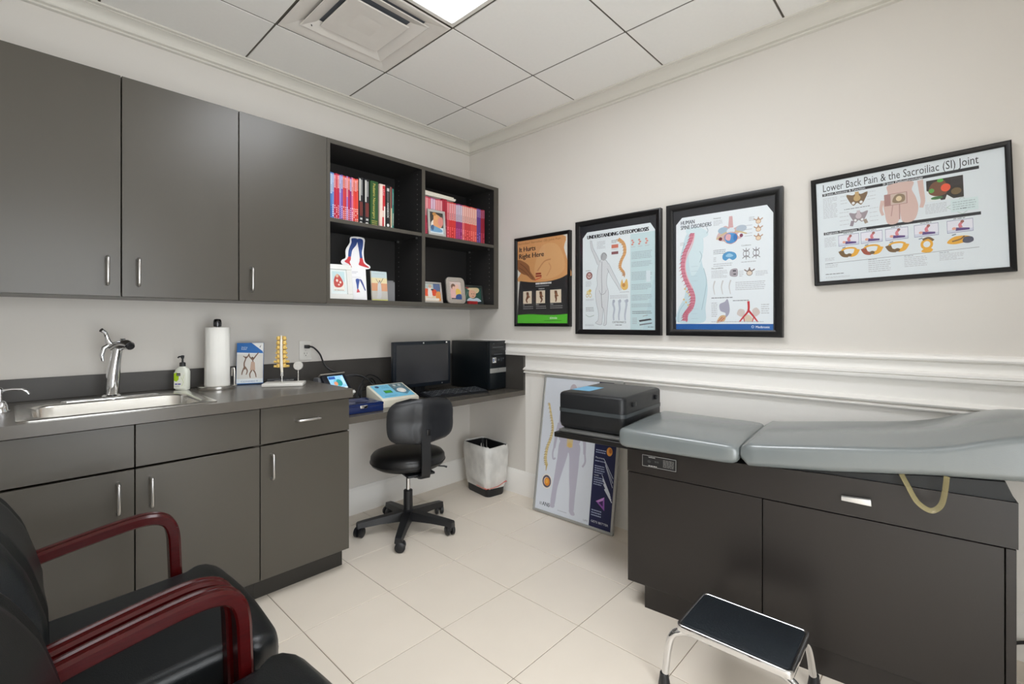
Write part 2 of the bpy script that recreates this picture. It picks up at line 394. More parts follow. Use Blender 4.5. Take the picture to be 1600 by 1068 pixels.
# ------------------------------------------------------------------ ceiling lamp
LY0, LY1 = GY - 3 * TS, GY - TS
t = thing('ceiling_light', 'bright white recessed ceiling light panel beside the air diffuser', 'light', ((LX0 + LX1) / 2, (LY0 + LY1) / 2, ZC))
hx, hy = TS / 2 - .006, TS - .006
mb = MB()
for sx in (-1, 1):
    mb.box(sx * hx - (.022 if sx > 0 else 0), sx * hx + (0 if sx > 0 else .022), -hy, hy, -.002, .014, r=.002, seg=1)
for sy in (-1, 1):
    mb.box(-hx + .022, hx - .022, sy * hy - (.022 if sy > 0 else 0), sy * hy + (0 if sy > 0 else .022), -.002, .014, r=.002, seg=1)
part('frame', mb, M_WHITE, t)
part('diffuser', B(-hx + .023, hx - .023, -hy + .023, hy - .023, .006, .012), mat_emit('lamp_diffuser', (247, 250, 255), LIGHT), t, label='glowing white diffuser')

# ------------------------------------------------------------------ supply air diffuser
M_DIFF = mat('diffuser_enamel', (232, 228, 222), .5, var=.05, scale=12)
t = thing('air_diffuser', 'square white stepped air diffuser set in the ceiling grid', 'vent', ((LX0 + LX1) / 2, GY - TS / 2, ZC))
def sqring(a, za, b, zb, c, zc):
    q = lambda h, z: [(-h, -h, z), (h, -h, z), (h, h, z), (-h, h, z)]
    return MB().loft([q(a, za), q(b, zb), q(c, zc)], caps=False)
h = TS / 2 - .006
def sq(*pz, caps=False): return MB().loft([[(-p, -p, z), (p, -p, z), (p, p, z), (-p, p, z)] for p, z in pz], caps=caps)
part('outer_pan', sq((h, .0), (h - .008, -.003), (h - .014, -.002), (.205, .026), (.200, .0275)), M_DIFF, t, 20)
part('louvre_ring', sq((.212, .006), (.214, .003), (.210, .001), (.158, .020), (.150, .026), (.152, .0275), (.212, .006)), M_DIFF, t, 20)
mb = sq((.146, .004), (.147, .001), (.144, -.002), (.06, .004), (.0, .020)); mb.add(*(lambda q: (q.v, q.f))(sq((.146, .004), (.11, .024), caps=True)))
part('centre_plate', mb, M_DIFF, t, 20)
mb = MB().box(-.2, .2, -.2, .2, .0285, .0295)
part('duct_throat', mb, mat('duct_dark', (92, 96, 102), .8), t, label='dark duct opening')
mb = MB(); mb.tube([(-.17, .182, .003), (-.17, .186, .012), (-.168, .18, .02)], .0025, 6)
part('clip', mb, M_BLKPL, t)

# ================================================================== CABINETS
def bar_handle(name, parent, c, length, vertical, m=M_BNICK, out=.028, r=.0055):
    """c: centre of the handle on the door face (local), front is -y"""
    x, y, z = c; l = length / 2; k = .008
    d = (lambda a, o: (x, y - o, z + a)) if vertical else (lambda a, o: (x + a, y - o, z))
    pts = [d(-l, 0), d(-l, out - k), d(-l + k * .3, out - k * .3), d(-l + k, out), d(l - k, out), d(l - k * .3, out - k * .3), d(l, out - k), d(l, 0)]
    return part(name, MB().tube(pts, r, 10), m, parent, 60)
UZ0, UZ1, UD = 1.317, 2.2126, -.304
def door(parent, x0, x1, z0, z1, y, name='door', th=.019, g=.0018):
    return part(name, B(x0 + g, x1 - g, y - th, y, z0 + g, z1 - g, r=.0012, seg=1), M_CAB, parent)
# wall cabinets
def wall_unit(label, x0, x1, doors):
    t = thing('wall_cabinet', label, 'cabinet', ((x0 + x1) / 2, 0, UZ0)); ox = (x0 + x1) / 2
    mb = MB(); H = UZ1 - UZ0
    mb.box(x0 - ox + .0005, x0 - ox + .018, UD, -.001, 0, H); mb.box(x1 - ox - .018, x1 - ox - .0005, UD, -.001, 0, H)
    mb.box(x0 - ox + .018, x1 - ox - .018, UD, -.001, 0, .018); mb.box(x0 - ox + .018, x1 - ox - .018, UD, -.001, H - .018, H); mb.box(x0 - ox + .018, x1 - ox - .018, -.012, -.001, .018, H - .018)
    part('body', mb, M_CAB, t)
    for a, b, hxx in doors:
        d = door(t, a - ox, b - ox, 0, H, UD - .001)
        if hxx is not None: bar_handle('handle', d, (hxx - ox, UD - .02, 1.42 - UZ0), .108, True)
    return t
wall_unit('tall grey double-door wall cabinet above the sink', -2.607, -1.747, [(-2.607, -2.177, -2.221), (-2.177, -1.747, -2.123)])
wall_unit('grey single-door wall cabinet next to the open bookcase', -1.747, -1.318, [(-1.747, -1.318, -1.694)])
wall_unit('grey single-door wall cabinet left of the double-door one', XL, -2.607, [(XL, -2.607, -2.65)])
# open bookcase
BX0, BX1 = -1.317, -.001
t = thing('bookcase', 'open grey wall bookcase with black inside and four bays', 'bookcase', ((BX0 + BX1) / 2, 0, UZ0)); ox = (BX0 + BX1) / 2; H = UZ1 - UZ0
YB = -.319
part('side_panel', B(BX0 - ox, BX0 - ox + .019, YB, -.001, 0, H), M_CAB, t)
part('side_panel', B(BX1 - ox - .046, BX1 - ox, YB, -.001, 0, H), M_CAB, t)
part('top_panel', B(BX0 - ox + .019, BX1 - ox - .046, YB, -.001, H - .024, H), M_CAB, t)
part('bottom_panel', B(BX0 - ox + .019, BX1 - ox - .046, YB, -.001, 0, .028), M_CAB, t)
part('divider', B(-.692 - ox, -.667 - ox, YB, -.012, .028, H - .024), M_CAB, t)
part('back_panel', B(BX0 - ox + .019, BX1 - ox - .046, -.011, -.001, .028, H - .024), M_CABIN, t, label='black back panel')
SHZ = 1.785
part('shelf', B(BX0 - ox + .0195, -.6925 - ox, YB + .002, -.012, SHZ - UZ0 - .021, SHZ - UZ0), M_CAB, t)
part('shelf', B(-.6665 - ox, BX1 - ox - .0465, YB + .002, -.012, SHZ - UZ0 - .021, SHZ - UZ0), M_CAB, t)
# black lining of the bays
mb = MB()
for a, b in ((BX0 + .0192, -.6923), (-.6667, BX1 - .0462)):
    for z0, z1 in ((.0283, SHZ - UZ0 - .0213), (SHZ - UZ0 + .0003, H - .0243)):
        mb.box(a - ox, a - ox + .0006, YB + .003, -.0115, z0, z1); mb.box(b - ox - .0006, b - ox, YB + .003, -.0115, z0, z1)
        mb.box(a - ox, b - ox, YB + .003, -.0115, z1 - .0006, z1)
part('lining', mb, M_CABIN, t, label='black lining of the bays')
mb = MB()
for xx in (-.6929, -.0478):
    for yy in (-.27, -.06):
        for z in [.08 + .032 * k for k in range(25)]:
            if abs(z - (SHZ - UZ0 - .01)) > .03: mb.lathe([(.0028, -.0003), (.0028, .0003)], (xx - ox, yy, z), 6, axis='x')
o = part('shelf_pin_holes', mb, mat('pin_hole', (150, 148, 144), .6), t); o['kind'] = 'stuff'
for xx in (-.700, -.0555):
    for yy in (-.27, -.06): part('shelf_pin', MB().box(xx - ox - .006, xx - ox + .006, yy - .005, yy + .005, SHZ - UZ0 - .034, SHZ - UZ0 - .0212), M_BNICK, t)

# base cabinets
CZ = .892; CTH = .042; CF = -.645; FACE = -.618
def base_unit(label, x0, x1, doors, drawers):
    ox = (x0 + x1) / 2; t = thing('base_cabinet', label, 'cabinet', (ox, 0, 0)); a, b = x0 - ox + .0005, x1 - ox - .0005; zt = CZ - CTH - .0005
    mb = MB(); mb.box(a, a + .018, FACE + .02, -.001, .1, zt); mb.box(b - .018, b, FACE + .02, -.001, .1, zt); mb.box(a + .018, b - .018, FACE + .02, -.001, .1, .118)
    mb.box(a + .018, b - .018, -.012, -.001, .118, zt)
    part('body', mb, M_CAB, t); part('toe_kick', B(a, b, FACE + .075, FACE + .09, 0, .0995), M_KICK, t)
    if x1 > -1.4: part('end_kick', B(b - .1, b - .085, FACE + .091, -.001, 0, .0995), M_KICK, t)
    for p, q, hx_ in doors:
        d = door(t, p - ox, q - ox, .106, .684, FACE + .0195)
        if hx_ is not None: bar_handle('handle', d, (hx_ - ox, FACE + .0005, .59), .104, True)
    for p, q, hx_ in drawers:
        d = door(t, p - ox, q - ox, .688, zt - .004, FACE + .0195, 'drawer')
        if hx_ is not None: bar_handle('handle', d, (hx_ - ox, FACE + .0005, .773), .104, False)
    return t
base_unit('grey double-door base cabinet under the steel sink', -2.607, -1.754, [(-2.607, -2.177, -2.225), (-2.177, -1.754, -2.13)], [(-2.607, -2.177, None), (-2.177, -1.754, None)])
base_unit('grey base cabinet with one drawer and door beside the desk', -1.754, -1.345, [(-1.754, -1.345, -1.708)], [(-1.754, -1.345, -1.551)])
base_unit('grey single-door base cabinet at the far left end', XL, -2.607, [(XL, -2.607, -2.65)], [(XL, -2.607, None)])
# worktop with sink cut-out
SX0, SX1, SY0, SY1 = -2.475, -1.905, -.605, -.135
t = thing('worktop', 'grey laminate worktop holding the steel sink', 'worktop', (-2.1, 0, CZ))
mb = MB(); ox = -2.1; e = .012
mb.box(XL + .001 - ox, SX0 + e - ox, CF, -.001, -CTH, 0); mb.box(SX1 - e - ox, -1.342 - ox, CF, -.001, -CTH, 0)
mb.box(SX0 + e - ox, SX1 - e - ox, CF, SY0 + e, -CTH, 0); mb.box(SX0 + e - ox, SX1 - e - ox, SY1 - e, -.001, -CTH, 0)
part('slab', mb, M_TOP, t, 0)
part('backsplash', B(XL + .001 - ox, -1.342 - ox, -.02, -.001, .0003, .984 - CZ, r=.001, seg=1), M_SPLASH, t, label='dark low backsplash')
# desk top
t = thing('desk_top', 'low grey laminate desk top spanning to the corner', 'desk', (-.67, 0, .741)); ox = -.67
part('slab', B(-1.3405 - ox, -.001 - ox, -.585, -.001, -.034, 0, r=.001, seg=1), M_TOP, t)
part('backsplash', B(-1.3405 - ox, -.021 - ox, -.02, -.001, .0003, .984 - .741, r=.001, seg=1), M_SPLASH, t)
part('side_splash', B(-.0205 - ox, -.001 - ox, -.585, -.001, .0003, .984 - .741, r=.001, seg=1), M_SPLASH, t)

# ================================================================== SINK AND COUNTER ITEMS
def rrect(x0, x1, y0, y1, r, z, n=5):
    pts = []
    for cx, cy, a0 in ((x1 - r, y1 - r, 0), (x0 + r, y1 - r, 90), (x0 + r, y0 + r, 180), (x1 - r, y0 + r, 270)):
        for k in range(n + 1):
            a = R(a0 + 90 * k / n); pts.append((cx + r * math.cos(a), cy + r * math.sin(a), z))
    return pts
sxc, syc = (SX0 + SX1) / 2, (SY0 + SY1) / 2
t = thing('sink', 'rectangular stainless steel sink dropped into the worktop', 'sink', (sxc, syc, CZ))
hx, hy = (SX1 - SX0) / 2, (SY1 - SY0) / 2
bx0, bx1, by0, by1 = -hx + .045, hx - .045, -hy + .04, hy - .105
mb = MB(); mb.loft([rrect(-hx, hx, -hy, hy, .03, .0002), rrect(-hx, hx, -hy, hy, .03, .003), rrect(-hx + .006, hx - .006, -hy + .006, hy - .006, .03, .0062), rrect(-hx + .014, hx - .014, -hy + .014, hy - .014, .03, .0045),
                    rrect(bx0 - .012, bx1 + .012, by0 - .012, by1 + .012, .07, .004), rrect(bx0 - .004, bx1 + .004, by0 - .004, by1 + .004, .065, .002), rrect(bx0, bx1, by0, by1, .062, -.006),
                    rrect(bx0 + .008, bx1 - .008, by0 + .008, by1 - .008, .058, -.135), rrect(bx0 + .03, bx1 - .03, by0 + .03, by1 - .03, .05, -.155), rrect(bx0 + .18, bx1 - .18, by0 + .11, by1 - .11, .03, -.160)], caps=False)
n0 = len(mb.v) - 24; mb.f.append(tuple(range(n0, n0 + 24)))
part('basin', mb, M_STEEL, t, 50)
part('drain', MB().lathe([(.04, -.1598), (.042, -.157), (.03, -.156), (.028, -.159), (.008, -.158)], (0, (by0 + by1) / 2, 0), 20), M_CHROME, t)
part('deck_plate', MB().loft([rrect(-.16, .16, hy - .075, hy - .03, .02, .0046), rrect(-.16, .16, hy - .075, hy - .03, .02, .008), rrect(-.155, .155, hy - .07, hy - .035, .018, .010)]), M_CHROME, t)
# faucet
fx, fy, fz = -2.192, -.1875, CZ + .0102
t = thing('faucet', 'tall chrome single-lever faucet behind the steel sink', 'faucet', (fx, fy, fz))
part('base_ring', MB().lathe([(.034, 0), (.034, .004), (.028, .009), (.024, .011)], seg=28), M_CHROME, t)
prof = [(.025, .008), (.0245, .03), (.0245, .07), (.0225, .11), (.0195, .15), (.0185, .185), (.019, .205)]
mb = MB(); secs = []
for r, z in prof:
    lean = -.012 * (z / .21) ** 1.5
    secs.append([(r * math.cos(2 * math.pi * k / 20) + .02 * (z / .21) ** 1.5, r * 1.1 * math.sin(2 * math.pi * k / 20) + lean, z) for k in range(20)])
mb.loft(secs); part('body', mb, M_CHROME, t, 60)
mb = MB(); mb.tube([(.004, .0, .198), (.022, -.012, .212), (.036, -.032, .219), (.048, -.055, .218), (.052, -.066, .213)], [.021, .023, .022, .0205, .018], 16)
sp = part('spout', mb, M_CHROME, t, 60)
part('spray_button', B(.026, .042, -.035, -.02, .2395, .2435, r=.001), M_BLKPL, sp)
part('aerator', MB().tube([(.0524, -.067, .2125), (.0545, -.073, .209)], .0145, 14), M_BLKPL, sp)
mb = MB(); mb.tube([(.006, .006, .208), (-.008, .014, .228), (-.012, .018, .250), (-.018, .012, .270), (-.032, .004, .280)], [.013, .0115, .009, .0075, .009], 12)
lv = part('lever', mb, M_CHROME, t, 60)
mb = MB(); mb.tube([(-.0, .008, .222), (-.022, .012, .205), (-.030, .010, .175), (-.026, .008, .150)], [.009, .010, .0085, .005], 10)
part('side_hose_guide', mb, M_CHROME, t, 60)
# chrome soap pump on worktop
t = thing('soap_dispenser', 'small chrome pump soap dispenser left of the sink', 'dispenser', (-2.51, -.29, CZ + .0004))
part('collar', MB().lathe([(.026, 0), (.026, .003), (.022, .02), (.015, .036), (.010, .040)], seg=20), M_CHROME, t)
part('stem', MB().lathe([(.006, .038), (.006, .066), (.009, .068), (.009, .082), (.005, .086)], seg=14), M_CHROME, t)
part('spout', MB().tube([(0, 0, .076), (.03, -.005, .079), (.055, -.008, .077), (.068, -.01, .066), (.072, -.011, .058)], [.0055, .005, .005, .005, .0045], 10), M_CHROME, t)
# hand soap bottle
t = thing('soap_bottle', 'clear hand soap bottle with black pump behind the sink', 'bottle', (-1.925, -.118, CZ + .0043 + .0008), R(-42))
M_SOAP = mat('frosted_soap', (222, 225, 214), .25, var=.03)
def oval(a, b, z, n=20): return [(a * abs(math.cos(2 * math.pi * k / n)) ** .7 * math.copysign(1, math.cos(2 * math.pi * k / n)), b * abs(math.sin(2 * math.pi * k / n)) ** .7 * math.copysign(1, math.sin(2 * math.pi * k / n)), z) for k in range(n)]
part('body', MB().loft([oval(.028, .018, 0), oval(.030, .020, .004), oval(.031, .021, .06), oval(.031, .021, .085), oval(.027, .018, .097), oval(.014, .012, .107), oval(.012, .011, .110)]), M_SOAP, t, 60)
pm = part('pump', MB().lathe([(.0125, .110), (.0125, .126), (.010, .129), (.004, .130), (.0035, .146), (.006, .147), (.0075, .160), (.005, .162)], seg=16), M_BLKPL, t)
part('nozzle', MB().tube([(0, 0, .156), (-.004, -.02, .157), (-.005, -.026, .152)], .0035, 8), M_BLKPL, pm)
a = Art(.052, .075, y=-.0214, z0=.008); a.rect(0, 0, 1, 1, (236, 238, 226)).poly([(0, .5), (0, .95), (.25, 1), (.42, .8), (.4, .55), (.2, .42)], (170, 205, 30)).rect(.22, .78, .55, .96, (40, 42, 45)).text('mrs', .26, .82, .009, (240, 240, 240), width=.24)
a.lines(.08, .22, .62, .32, 1, (90, 80, 160), .8); a.lines(.08, .08, .5, .18, 2, (150, 150, 150)); a.stroke([(.6, .7), (.8, .4), (.65, .15)], .03, (190, 210, 130)); a.stroke([(.85, .85), (.8, .6)], .03, (200, 215, 150))
a.build('label', t)
# paper towel holder
t = thing('paper_towel_holder', 'steel paper towel stand with black knob on worktop', 'holder', (-1.79, -.155, CZ + .0004))
part('base', MB().lathe([(.082, 0), (.083, .004), (.083, .014), (.080, .017), (.02, .017)], seg=36), M_STEEL, t)
part('post', MB().lathe([(.007, .015), (.007, .31)], seg=12), M_STEEL, t)
part('knob', MB().lathe([(.010, .3), (.017, .303), (.018, .318), (.017, .331), (.013, .338), (.004, .340)], seg=20), mat('dark_chrome', (70, 70, 72), .15, .9), t)
part('tension_arm', MB().tube([(.062, -.045, .015), (.062, -.045, .09), (.060, -.043, .1), (.054, -.039, .1), (.053, -.038, .06)], .0035, 8), M_STEEL, t)
mb = MB(); n = 40
mb.loft([[((r + .0015 * math.sin(k * 1.7 + i)) * math.cos(2 * math.pi * k / n), (r + .0015 * math.sin(k * 2.3 + i)) * math.sin(2 * math.pi * k / n), z) for k in range(n)] for i, (r, z) in enumerate(((.051, 0), (.053, .002), (.053, .1), (.0525, .2), (.053, .279), (.051, .281)))], caps=False)
mb.loft([[(r * math.cos(2 * math.pi * k / n), r * math.sin(2 * math.pi * k / n), z) for k in range(n)] for r, z in ((.051, .281), (.020, .281), (.020, 0), (.051, 0))], caps=False)
o = part('paper_towel_roll', mb, M_PAPER, None, 50); o.location = (-1.79, -.155, CZ + .0178); tag(o, 'white paper towel roll on the steel stand', 'paper towel')
# brochure box leaning at the wall
t = thing('brochure', 'blue and white brochure pack leaning by the backsplash', 'brochure', (-1.63, -.108, CZ + .0036), R(-18))
t.rotation_euler = (R(-10), 0, R(-24))
part('pack', B(-.062, .062, 0, .016, 0, .215), mat('brochure_blue', (30, 100, 175), .5, var=.03), t)
a = Art(.122, .213, y=-.0005, z0=.001); a.rect(0, 0, 1, 1, (216, 214, 208)).rect(0, .72, 1, 1, (225, 228, 228)).poly([(0, .77), (1, .74), (.95, .82), (.55, 1), (0, 1)], (24, 104, 180)).poly([(.55, 1), (1, .78), (1, 1)], (235, 235, 232))
a.text('Active', .16, .88, .011, (220, 235, 245)).text('Relief', .16, .835, .011, (220, 235, 245))
for pts in ([(.3, .35), (.28, .5), (.33, .62), (.24, .68)], [(.33, .62), (.42, .68), (.46, .74)], [(.3, .42), (.22, .3), (.2, .22)], [(.3, .42), (.4, .32), (.36, .22)], [(.6, .33), (.62, .5), (.58, .6)], [(.6, .58), (.74, .7), (.82, .76)], [(.6, .58), (.48, .66), (.45, .74)], [(.6, .36), (.5, .24), (.52, .14)], [(.6, .36), (.7, .26), (.74, .15)]):
    a.stroke(pts, (.06, .035), (120, 92, 74))
a.ell(.34, .645, .035, .025, (110, 84, 68)).ell(.585, .63, .04, .028, (96, 74, 60)).poly([(.5, .33), (.7, .33), (.68, .52), (.54, .54)], (190, 160, 140)).rect(0, 0, 1, .12, (226, 232, 236)).text('CONNECT', .16, .04, .011, (60, 110, 170), width=.65).rect(0, 0, 1, .015, (30, 110, 185)).poly([(.85, .9), (.92, .96), (.88, .88)], (90, 90, 90))
a.build('cover_print', t)
# spine model
t = thing('spine_model', 'yellow anatomical spine model on a white base on worktop', 'model', (-1.520, -.275, CZ + .0004), R(-32))
M_BONE = mat('bone_plastic', (226, 190, 104), .45, var=.12, scale=60)
part('base', B(-.095, .095, -.055, .055, 0, .016, r=.003), M_WHITE, t)
part('rod', MB().tube([(-.012, 0, .016), (-.012, .004, .10)], .003, 8), M_STEEL, t)
for k in range(7):
    z = .098 + k * .0232; wv = .030 - .0015 * k if k > 1 else .036; mb = MB()
    mb.lathe([(.012, -.0085), (.0155, -.009), (.0135, 0), (.0155, .009), (.012, .0085)], (-.012, .012, z + .006), 14)
    for sx in (-1, 1):
        mb.tube([(-.012 + sx * .009, 0, z + .006), (-.012 + sx * .014, -.010, z + .008), (-.012 + sx * .013, -.016, z - .004)], [.007, .008, .006], 8)
        mb.tube([(-.012 + sx * .010, -.004, z + .002), (-.012 + sx * wv * .75, -.008, z + .001), (-.012 + sx * wv, -.010, z - .004 + (.006 if k < 2 else 0))], [.0075, .0065, .006], 8)
        mb.ball((-.012 + sx * .0145, -.013, z + .006), .0095, .007, .0098, 8, 6)
    part('vertebra', mb, M_BONE, t, 60)
part('spinal_cord', MB().tube([(-.012, -.012, .256), (-.012, -.0175, .22), (-.012, -.019, .16), (-.010, -.020, .10), (-.008, -.020, .07)], [.004, .006, .007, .0075, .006], 10), mat('cord_ivory', (236, 230, 215), .5), t)
mb = MB()
for dx in (-.004, 0, .004): mb.tube([(-.008 + dx, -.02, .072), (-.008 + dx * 1.4, -.021, .05)], .0012, 6)
part('nerve_ends', mb, M_WHITE, t)
part('disc_rod', MB().tube([(.066, -.005, .016), (.066, -.005, .085)], .0025, 8), M_STEEL, t)
M_CAN = mat('cancellous_bone', (205, 202, 196), .7, var=.45, scale=260)
mb = MB(); mb.lathe([(.021, -.007), (.023, -.004), (.023, .004), (.021, .007)], (.066, -.005, .100), 20, axis='y'); part('bone_disc', mb, M_CAN, t, label='porous grey bone disc')
t = thing('name_plate', 'small black plate with white lettering behind spine model', 'plate', (-1.475, -.13, CZ + .0004), R(-6))
part('plate', B(-.075, .075, 0, .014, 0, .022, r=.002), M_BLKPL, t)
a = Art(.10, .008, x0=-.04, z0=.006, y=-.0006); a.text('DISC PAIN CENTER', 0, .1, .0075, (225, 225, 225), width=1.0); a.build('lettering', t)
# wall outlet with cord
t = thing('wall_outlet', 'white duplex wall outlet above the dark backsplash', 'outlet', (-1.295, 0, 1.052))
part('cover_plate', B(-.036, .036, -.007, -.0005, -.057, .057, r=.002), M_WHITE, t)
M_SLOT = mat('slot_dark', (60, 58, 55), .6)
for z in (.022, -.022):
    rc = part('receptacle', MB().prism([(p[0], p[1] + z) for p in rrect(-.017, .017, -.015, .015, .008, 0)], -.0085, -.0068, 'y'), M_WHITE, t)
    part('slots', MB().box(-.009, -.0065, -.0089, -.008, z + .0, z + .009).box(.0065, .009, -.0089, -.008, z + .0, z + .009).lathe([(.003, -.0089), (.003, -.008)], (0, 0, z - .008), 8, axis='y'), M_SLOT, rc)
part('screw', MB().lathe([(.003, -.0078), (.003, -.0068)], (0, 0, 0), 10, axis='y'), M_BNICK, t)
def cord(label, pts, r=.0036, name='cord', cat_='cord', group=None, plug=None):
    q = [Vector(p) for p in cat(pts, 7, False)]
    if plug:
        e = thing(name, label, cat_, plug, 0, group); e_off = Vector(plug)
        part('cable', MB().tube([p - e_off for p in q], r, 8), M_BLKPL, e)
        part('plug', MB().box(-.011, .011, -.034, -.0005, -.010, .010, r=.003), M_BLKPL, e); return e
    o = part(name, MB().tube(q, r, 8), M_BLKPL); tag(o, label, cat_, group); return o
cord('thick black power cord plugged into the wall outlet', [(-1.295, -.035, 1.074), (-1.27, -.05, 1.07), (-1.235, -.06, 1.03), (-1.215, -.075, .97), (-1.19, -.10, .935), (-1.15, -.115, .92)], .0048, 'power_cord', 'cord', None, (-1.295, -.0092, 1.074))

# ================================================================== DESK ITEMS
DZ = .741 + .0005
# stimulator with colour screen in a stand
t = thing('stimulator_unit', 'small lit medical touchscreen unit in a grey cradle on desk', 'device', (-1.232, -.205, DZ), R(10))
part('cradle', MB().prism([(-.05, 0), (.085, 0), (.085, .02), (.04, .165), (-.0, .165)], -.09, .085, 'x', r=.004), mat('cradle_grey', (92, 94, 98), .5), t)
M_ = Matrix.Translation((.0, -.040, .118)) @ Matrix.Rotation(R(-38), 4, 'X')
hd = part('head', MB().box(-.075, .08, -.012, .012, -.055, .07, r=.006, M=M_), mat('unit_navy', (20, 24, 34), .35), t)
part('top_trim', MB().box(-.078, .083, -.014, .014, .0702, .078, r=.003, M=M_), mat('unit_silver', (188, 182, 172), .35, .6), hd)
a = Art(.10, .085, x0=-.042, z0=-.028, y=-.0125); a.rect(0, 0, 1, 1, (150, 205, 240)).rect(.03, .75, .45, .95, (40, 90, 170)).rect(.0, 0, 1, .08, (225, 240, 250)).ell(.5, .45, .28, .3, (110, 190, 215)).ell(.6, .45, .19, .26, (45, 150, 150)).ell(.36, .4, .12, .16, (225, 150, 110)).rect(.8, .3, .97, .9, (190, 225, 245))
o = a.build('screen', hd, mat_screen('unit_screen', .35)); o.matrix_local = M_
o['label'] = 'lit blue colour screen'
part('front_lip', MB().box(-.02, .08, -.03, .012, -.076, -.057, r=.004, M=M_), M_WHITE, t)
# tangle of leads
rnd = random.Random(3)
cords = [[(-1.14, -.17, .90), (-1.08, -.19, .905), (-1.02, -.21, .88), (-.985, -.23, .83), (-.97, -.25, .76)],
         [(-1.13, -.15, .885), (-1.05, -.16, .895), (-.97, -.17, .86), (-.91, -.14, .80), (-.86, -.09, .765)],
         [(-1.13, -.30, .75), (-1.10, -.26, .82), (-1.04, -.22, .865), (-.98, -.19, .875), (-.93, -.15, .85), (-.88, -.12, .765)],
         [(-1.12, -.33, .77), (-1.08, -.27, .84), (-1.04, -.25, .82), (-1.07, -.30, .77), (-1.10, -.33, .752)],
         [(-1.10, -.22, .752), (-1.03, -.16, .84), (-.96, -.13, .89), (-.89, -.11, .87), (-.84, -.10, .83), (-.78, -.10, .80)],
         [(-1.11, -.27, .76), (-1.06, -.23, .83), (-1.0, -.2, .85), (-.95, -.22, .83), (-.91, -.24, .79), (-.90, -.25, .752)],
         [(-1.08, -.31, .752), (-1.09, -.25, .80), (-1.02, -.24, .82), (-.99, -.28, .79), (-1.03, -.30, .752)]]
names = ['looping black lead rising from the touchscreen unit', 'black lead running from touchscreen unit behind the monitor', 'black lead arching over the cable tangle on desk', 'short coiled black lead beside the blue case', 'black lead looping highest near the monitor edge', 'black lead dropping behind the cream therapy console', 'tightly coiled black lead at the heart of the tangle']
for k, (p, l) in enumerate(zip(cords, names)): cord(l, p, .0042 if k < 3 else .0034, 'cable', 'cable', 'loose black cables on the desk')
# blue case
t = thing('blue_case', 'glossy dark blue flat plastic case on the desk', 'case', (-1.215, -.435, DZ), R(-4))
M_NAVY = mat('navy_plastic', (22, 38, 84), .18, var=.1, coat=.3)
part('tray', MB().box(-.105, .115, -.10, .10, 0, .036, r=.004), M_NAVY, t)
part('lid', MB().loft([rrect(-.107, .117, -.102, .102, .008, .0362), rrect(-.107, .117, -.102, .102, .008, .046), rrect(-.10, .11, -.095, .095, .008, .050), rrect(-.085, .095, -.08, .08, .02, .050), rrect(-.075, .085, -.07, .07, .02, .045)]), M_NAVY, t)
part('latch', MB().box(-.02, .02, -.107, -.1022, .026, .042, r=.001), M_CHROME, t)
# white therapy device
t = thing('therapy_device', 'cream therapy console with light blue keypad and dial on desk', 'device', (-.95, -.385, DZ), R(0))
W2 = .122; sec = [(-.092, 0), (.088, 0), (.088, .098), (.080, .106), (-.080, .046), (-.092, .038)]
part('housing', MB().prism(sec, -W2, W2, 'x', r=.006), mat('cream_plastic', (226, 222, 206), .4, var=.02), t)
M_ = Matrix.Translation((0, -.080, .0462)) @ Matrix.Rotation(-math.atan2(.16, .06), 4, 'X')
a = Art(.215, .155, z0=.008, y=-.0008); a.rect(0, 0, 1, 1, (122, 196, 228)).rect(.55, .35, 1, 1, (92, 118, 128)).poly([(.55, .35), (.8, .12), (1, .35)], (96, 140, 160)).ell(.16, .86, .06, .08, (22, 52, 96)).ring(.76, .45, .17, .24, .025, (60, 120, 150)).ell(.76, .45, .135, .19, (225, 225, 222)).ell(.7, .86, .05, .07, (200, 205, 205)).ell(.86, .86, .05, .07, (200, 205, 205)).rect(.22, .34, .45, .54, (52, 140, 50)).rect(.26, .38, .41, .5, (80, 175, 70))
a.text('THERAPY', .27, .86, .012, (60, 110, 150)).lines(.27, .72, .5, .82, 2, (80, 140, 175)); a.text('O', .735, .40, .02, (190, 60, 60)); a.lines(.1, .08, .5, .16, 1, (80, 140, 175)); a.lines(.62, .7, .95, .76, 1, (190, 210, 215))
o = a.build('keypad', t); o.matrix_local = M_
part('dial', MB().lathe([(.018, 0), (.017, -.006), (.013, -.008)], (.056, -.0012, .078), 20, axis='y', M=M_), M_WHITE, t)
# monitor
t = thing('monitor', 'black flat-screen computer monitor on the desk', 'monitor', (-.638, -.262, DZ))
part('stand_base', MB().loft([rrect(-.11, .11, -.015, .13, .04, 0), rrect(-.11, .11, -.015, .13, .04, .008), rrect(-.1, .1, -.005, .12, .04, .013)]), M_BLKPL, t)
part('stand_neck', MB().box(-.04, .04, .035, .06, .012, .17, r=.006), M_BLKPL, t)
z0, z1 = .058, .352
bz = part('bezel', MB().box(-.227, .227, .0, .03, z0, z1, r=.005).box(-.15, .15, .028, .05, z0 + .04, z1 - .06, r=.008), mat('bezel_blue_black', (20, 26, 34), .3), t)
part('screen', B(-.206, .206, -.0012, -.0002, z0 + .024, z1 - .021), mat('dark_screen', (42, 43, 46), .18), t, label='switched-off dark grey screen')
part('logo_badge', MB().lathe([(.005, -.0012), (.005, -.0002)], (0, 0, z1 - .011), 12, axis='y'), M_WHITE, bz)
part('sticker', B(.185, .197, -.0008, -.0002, z1 - .015, z1 - .006), M_WHITE, bz)
part('power_light', MB().box(.15, .155, -.0008, -.0002, z0 + .009, z0 + .013), M_WHITE, bz)
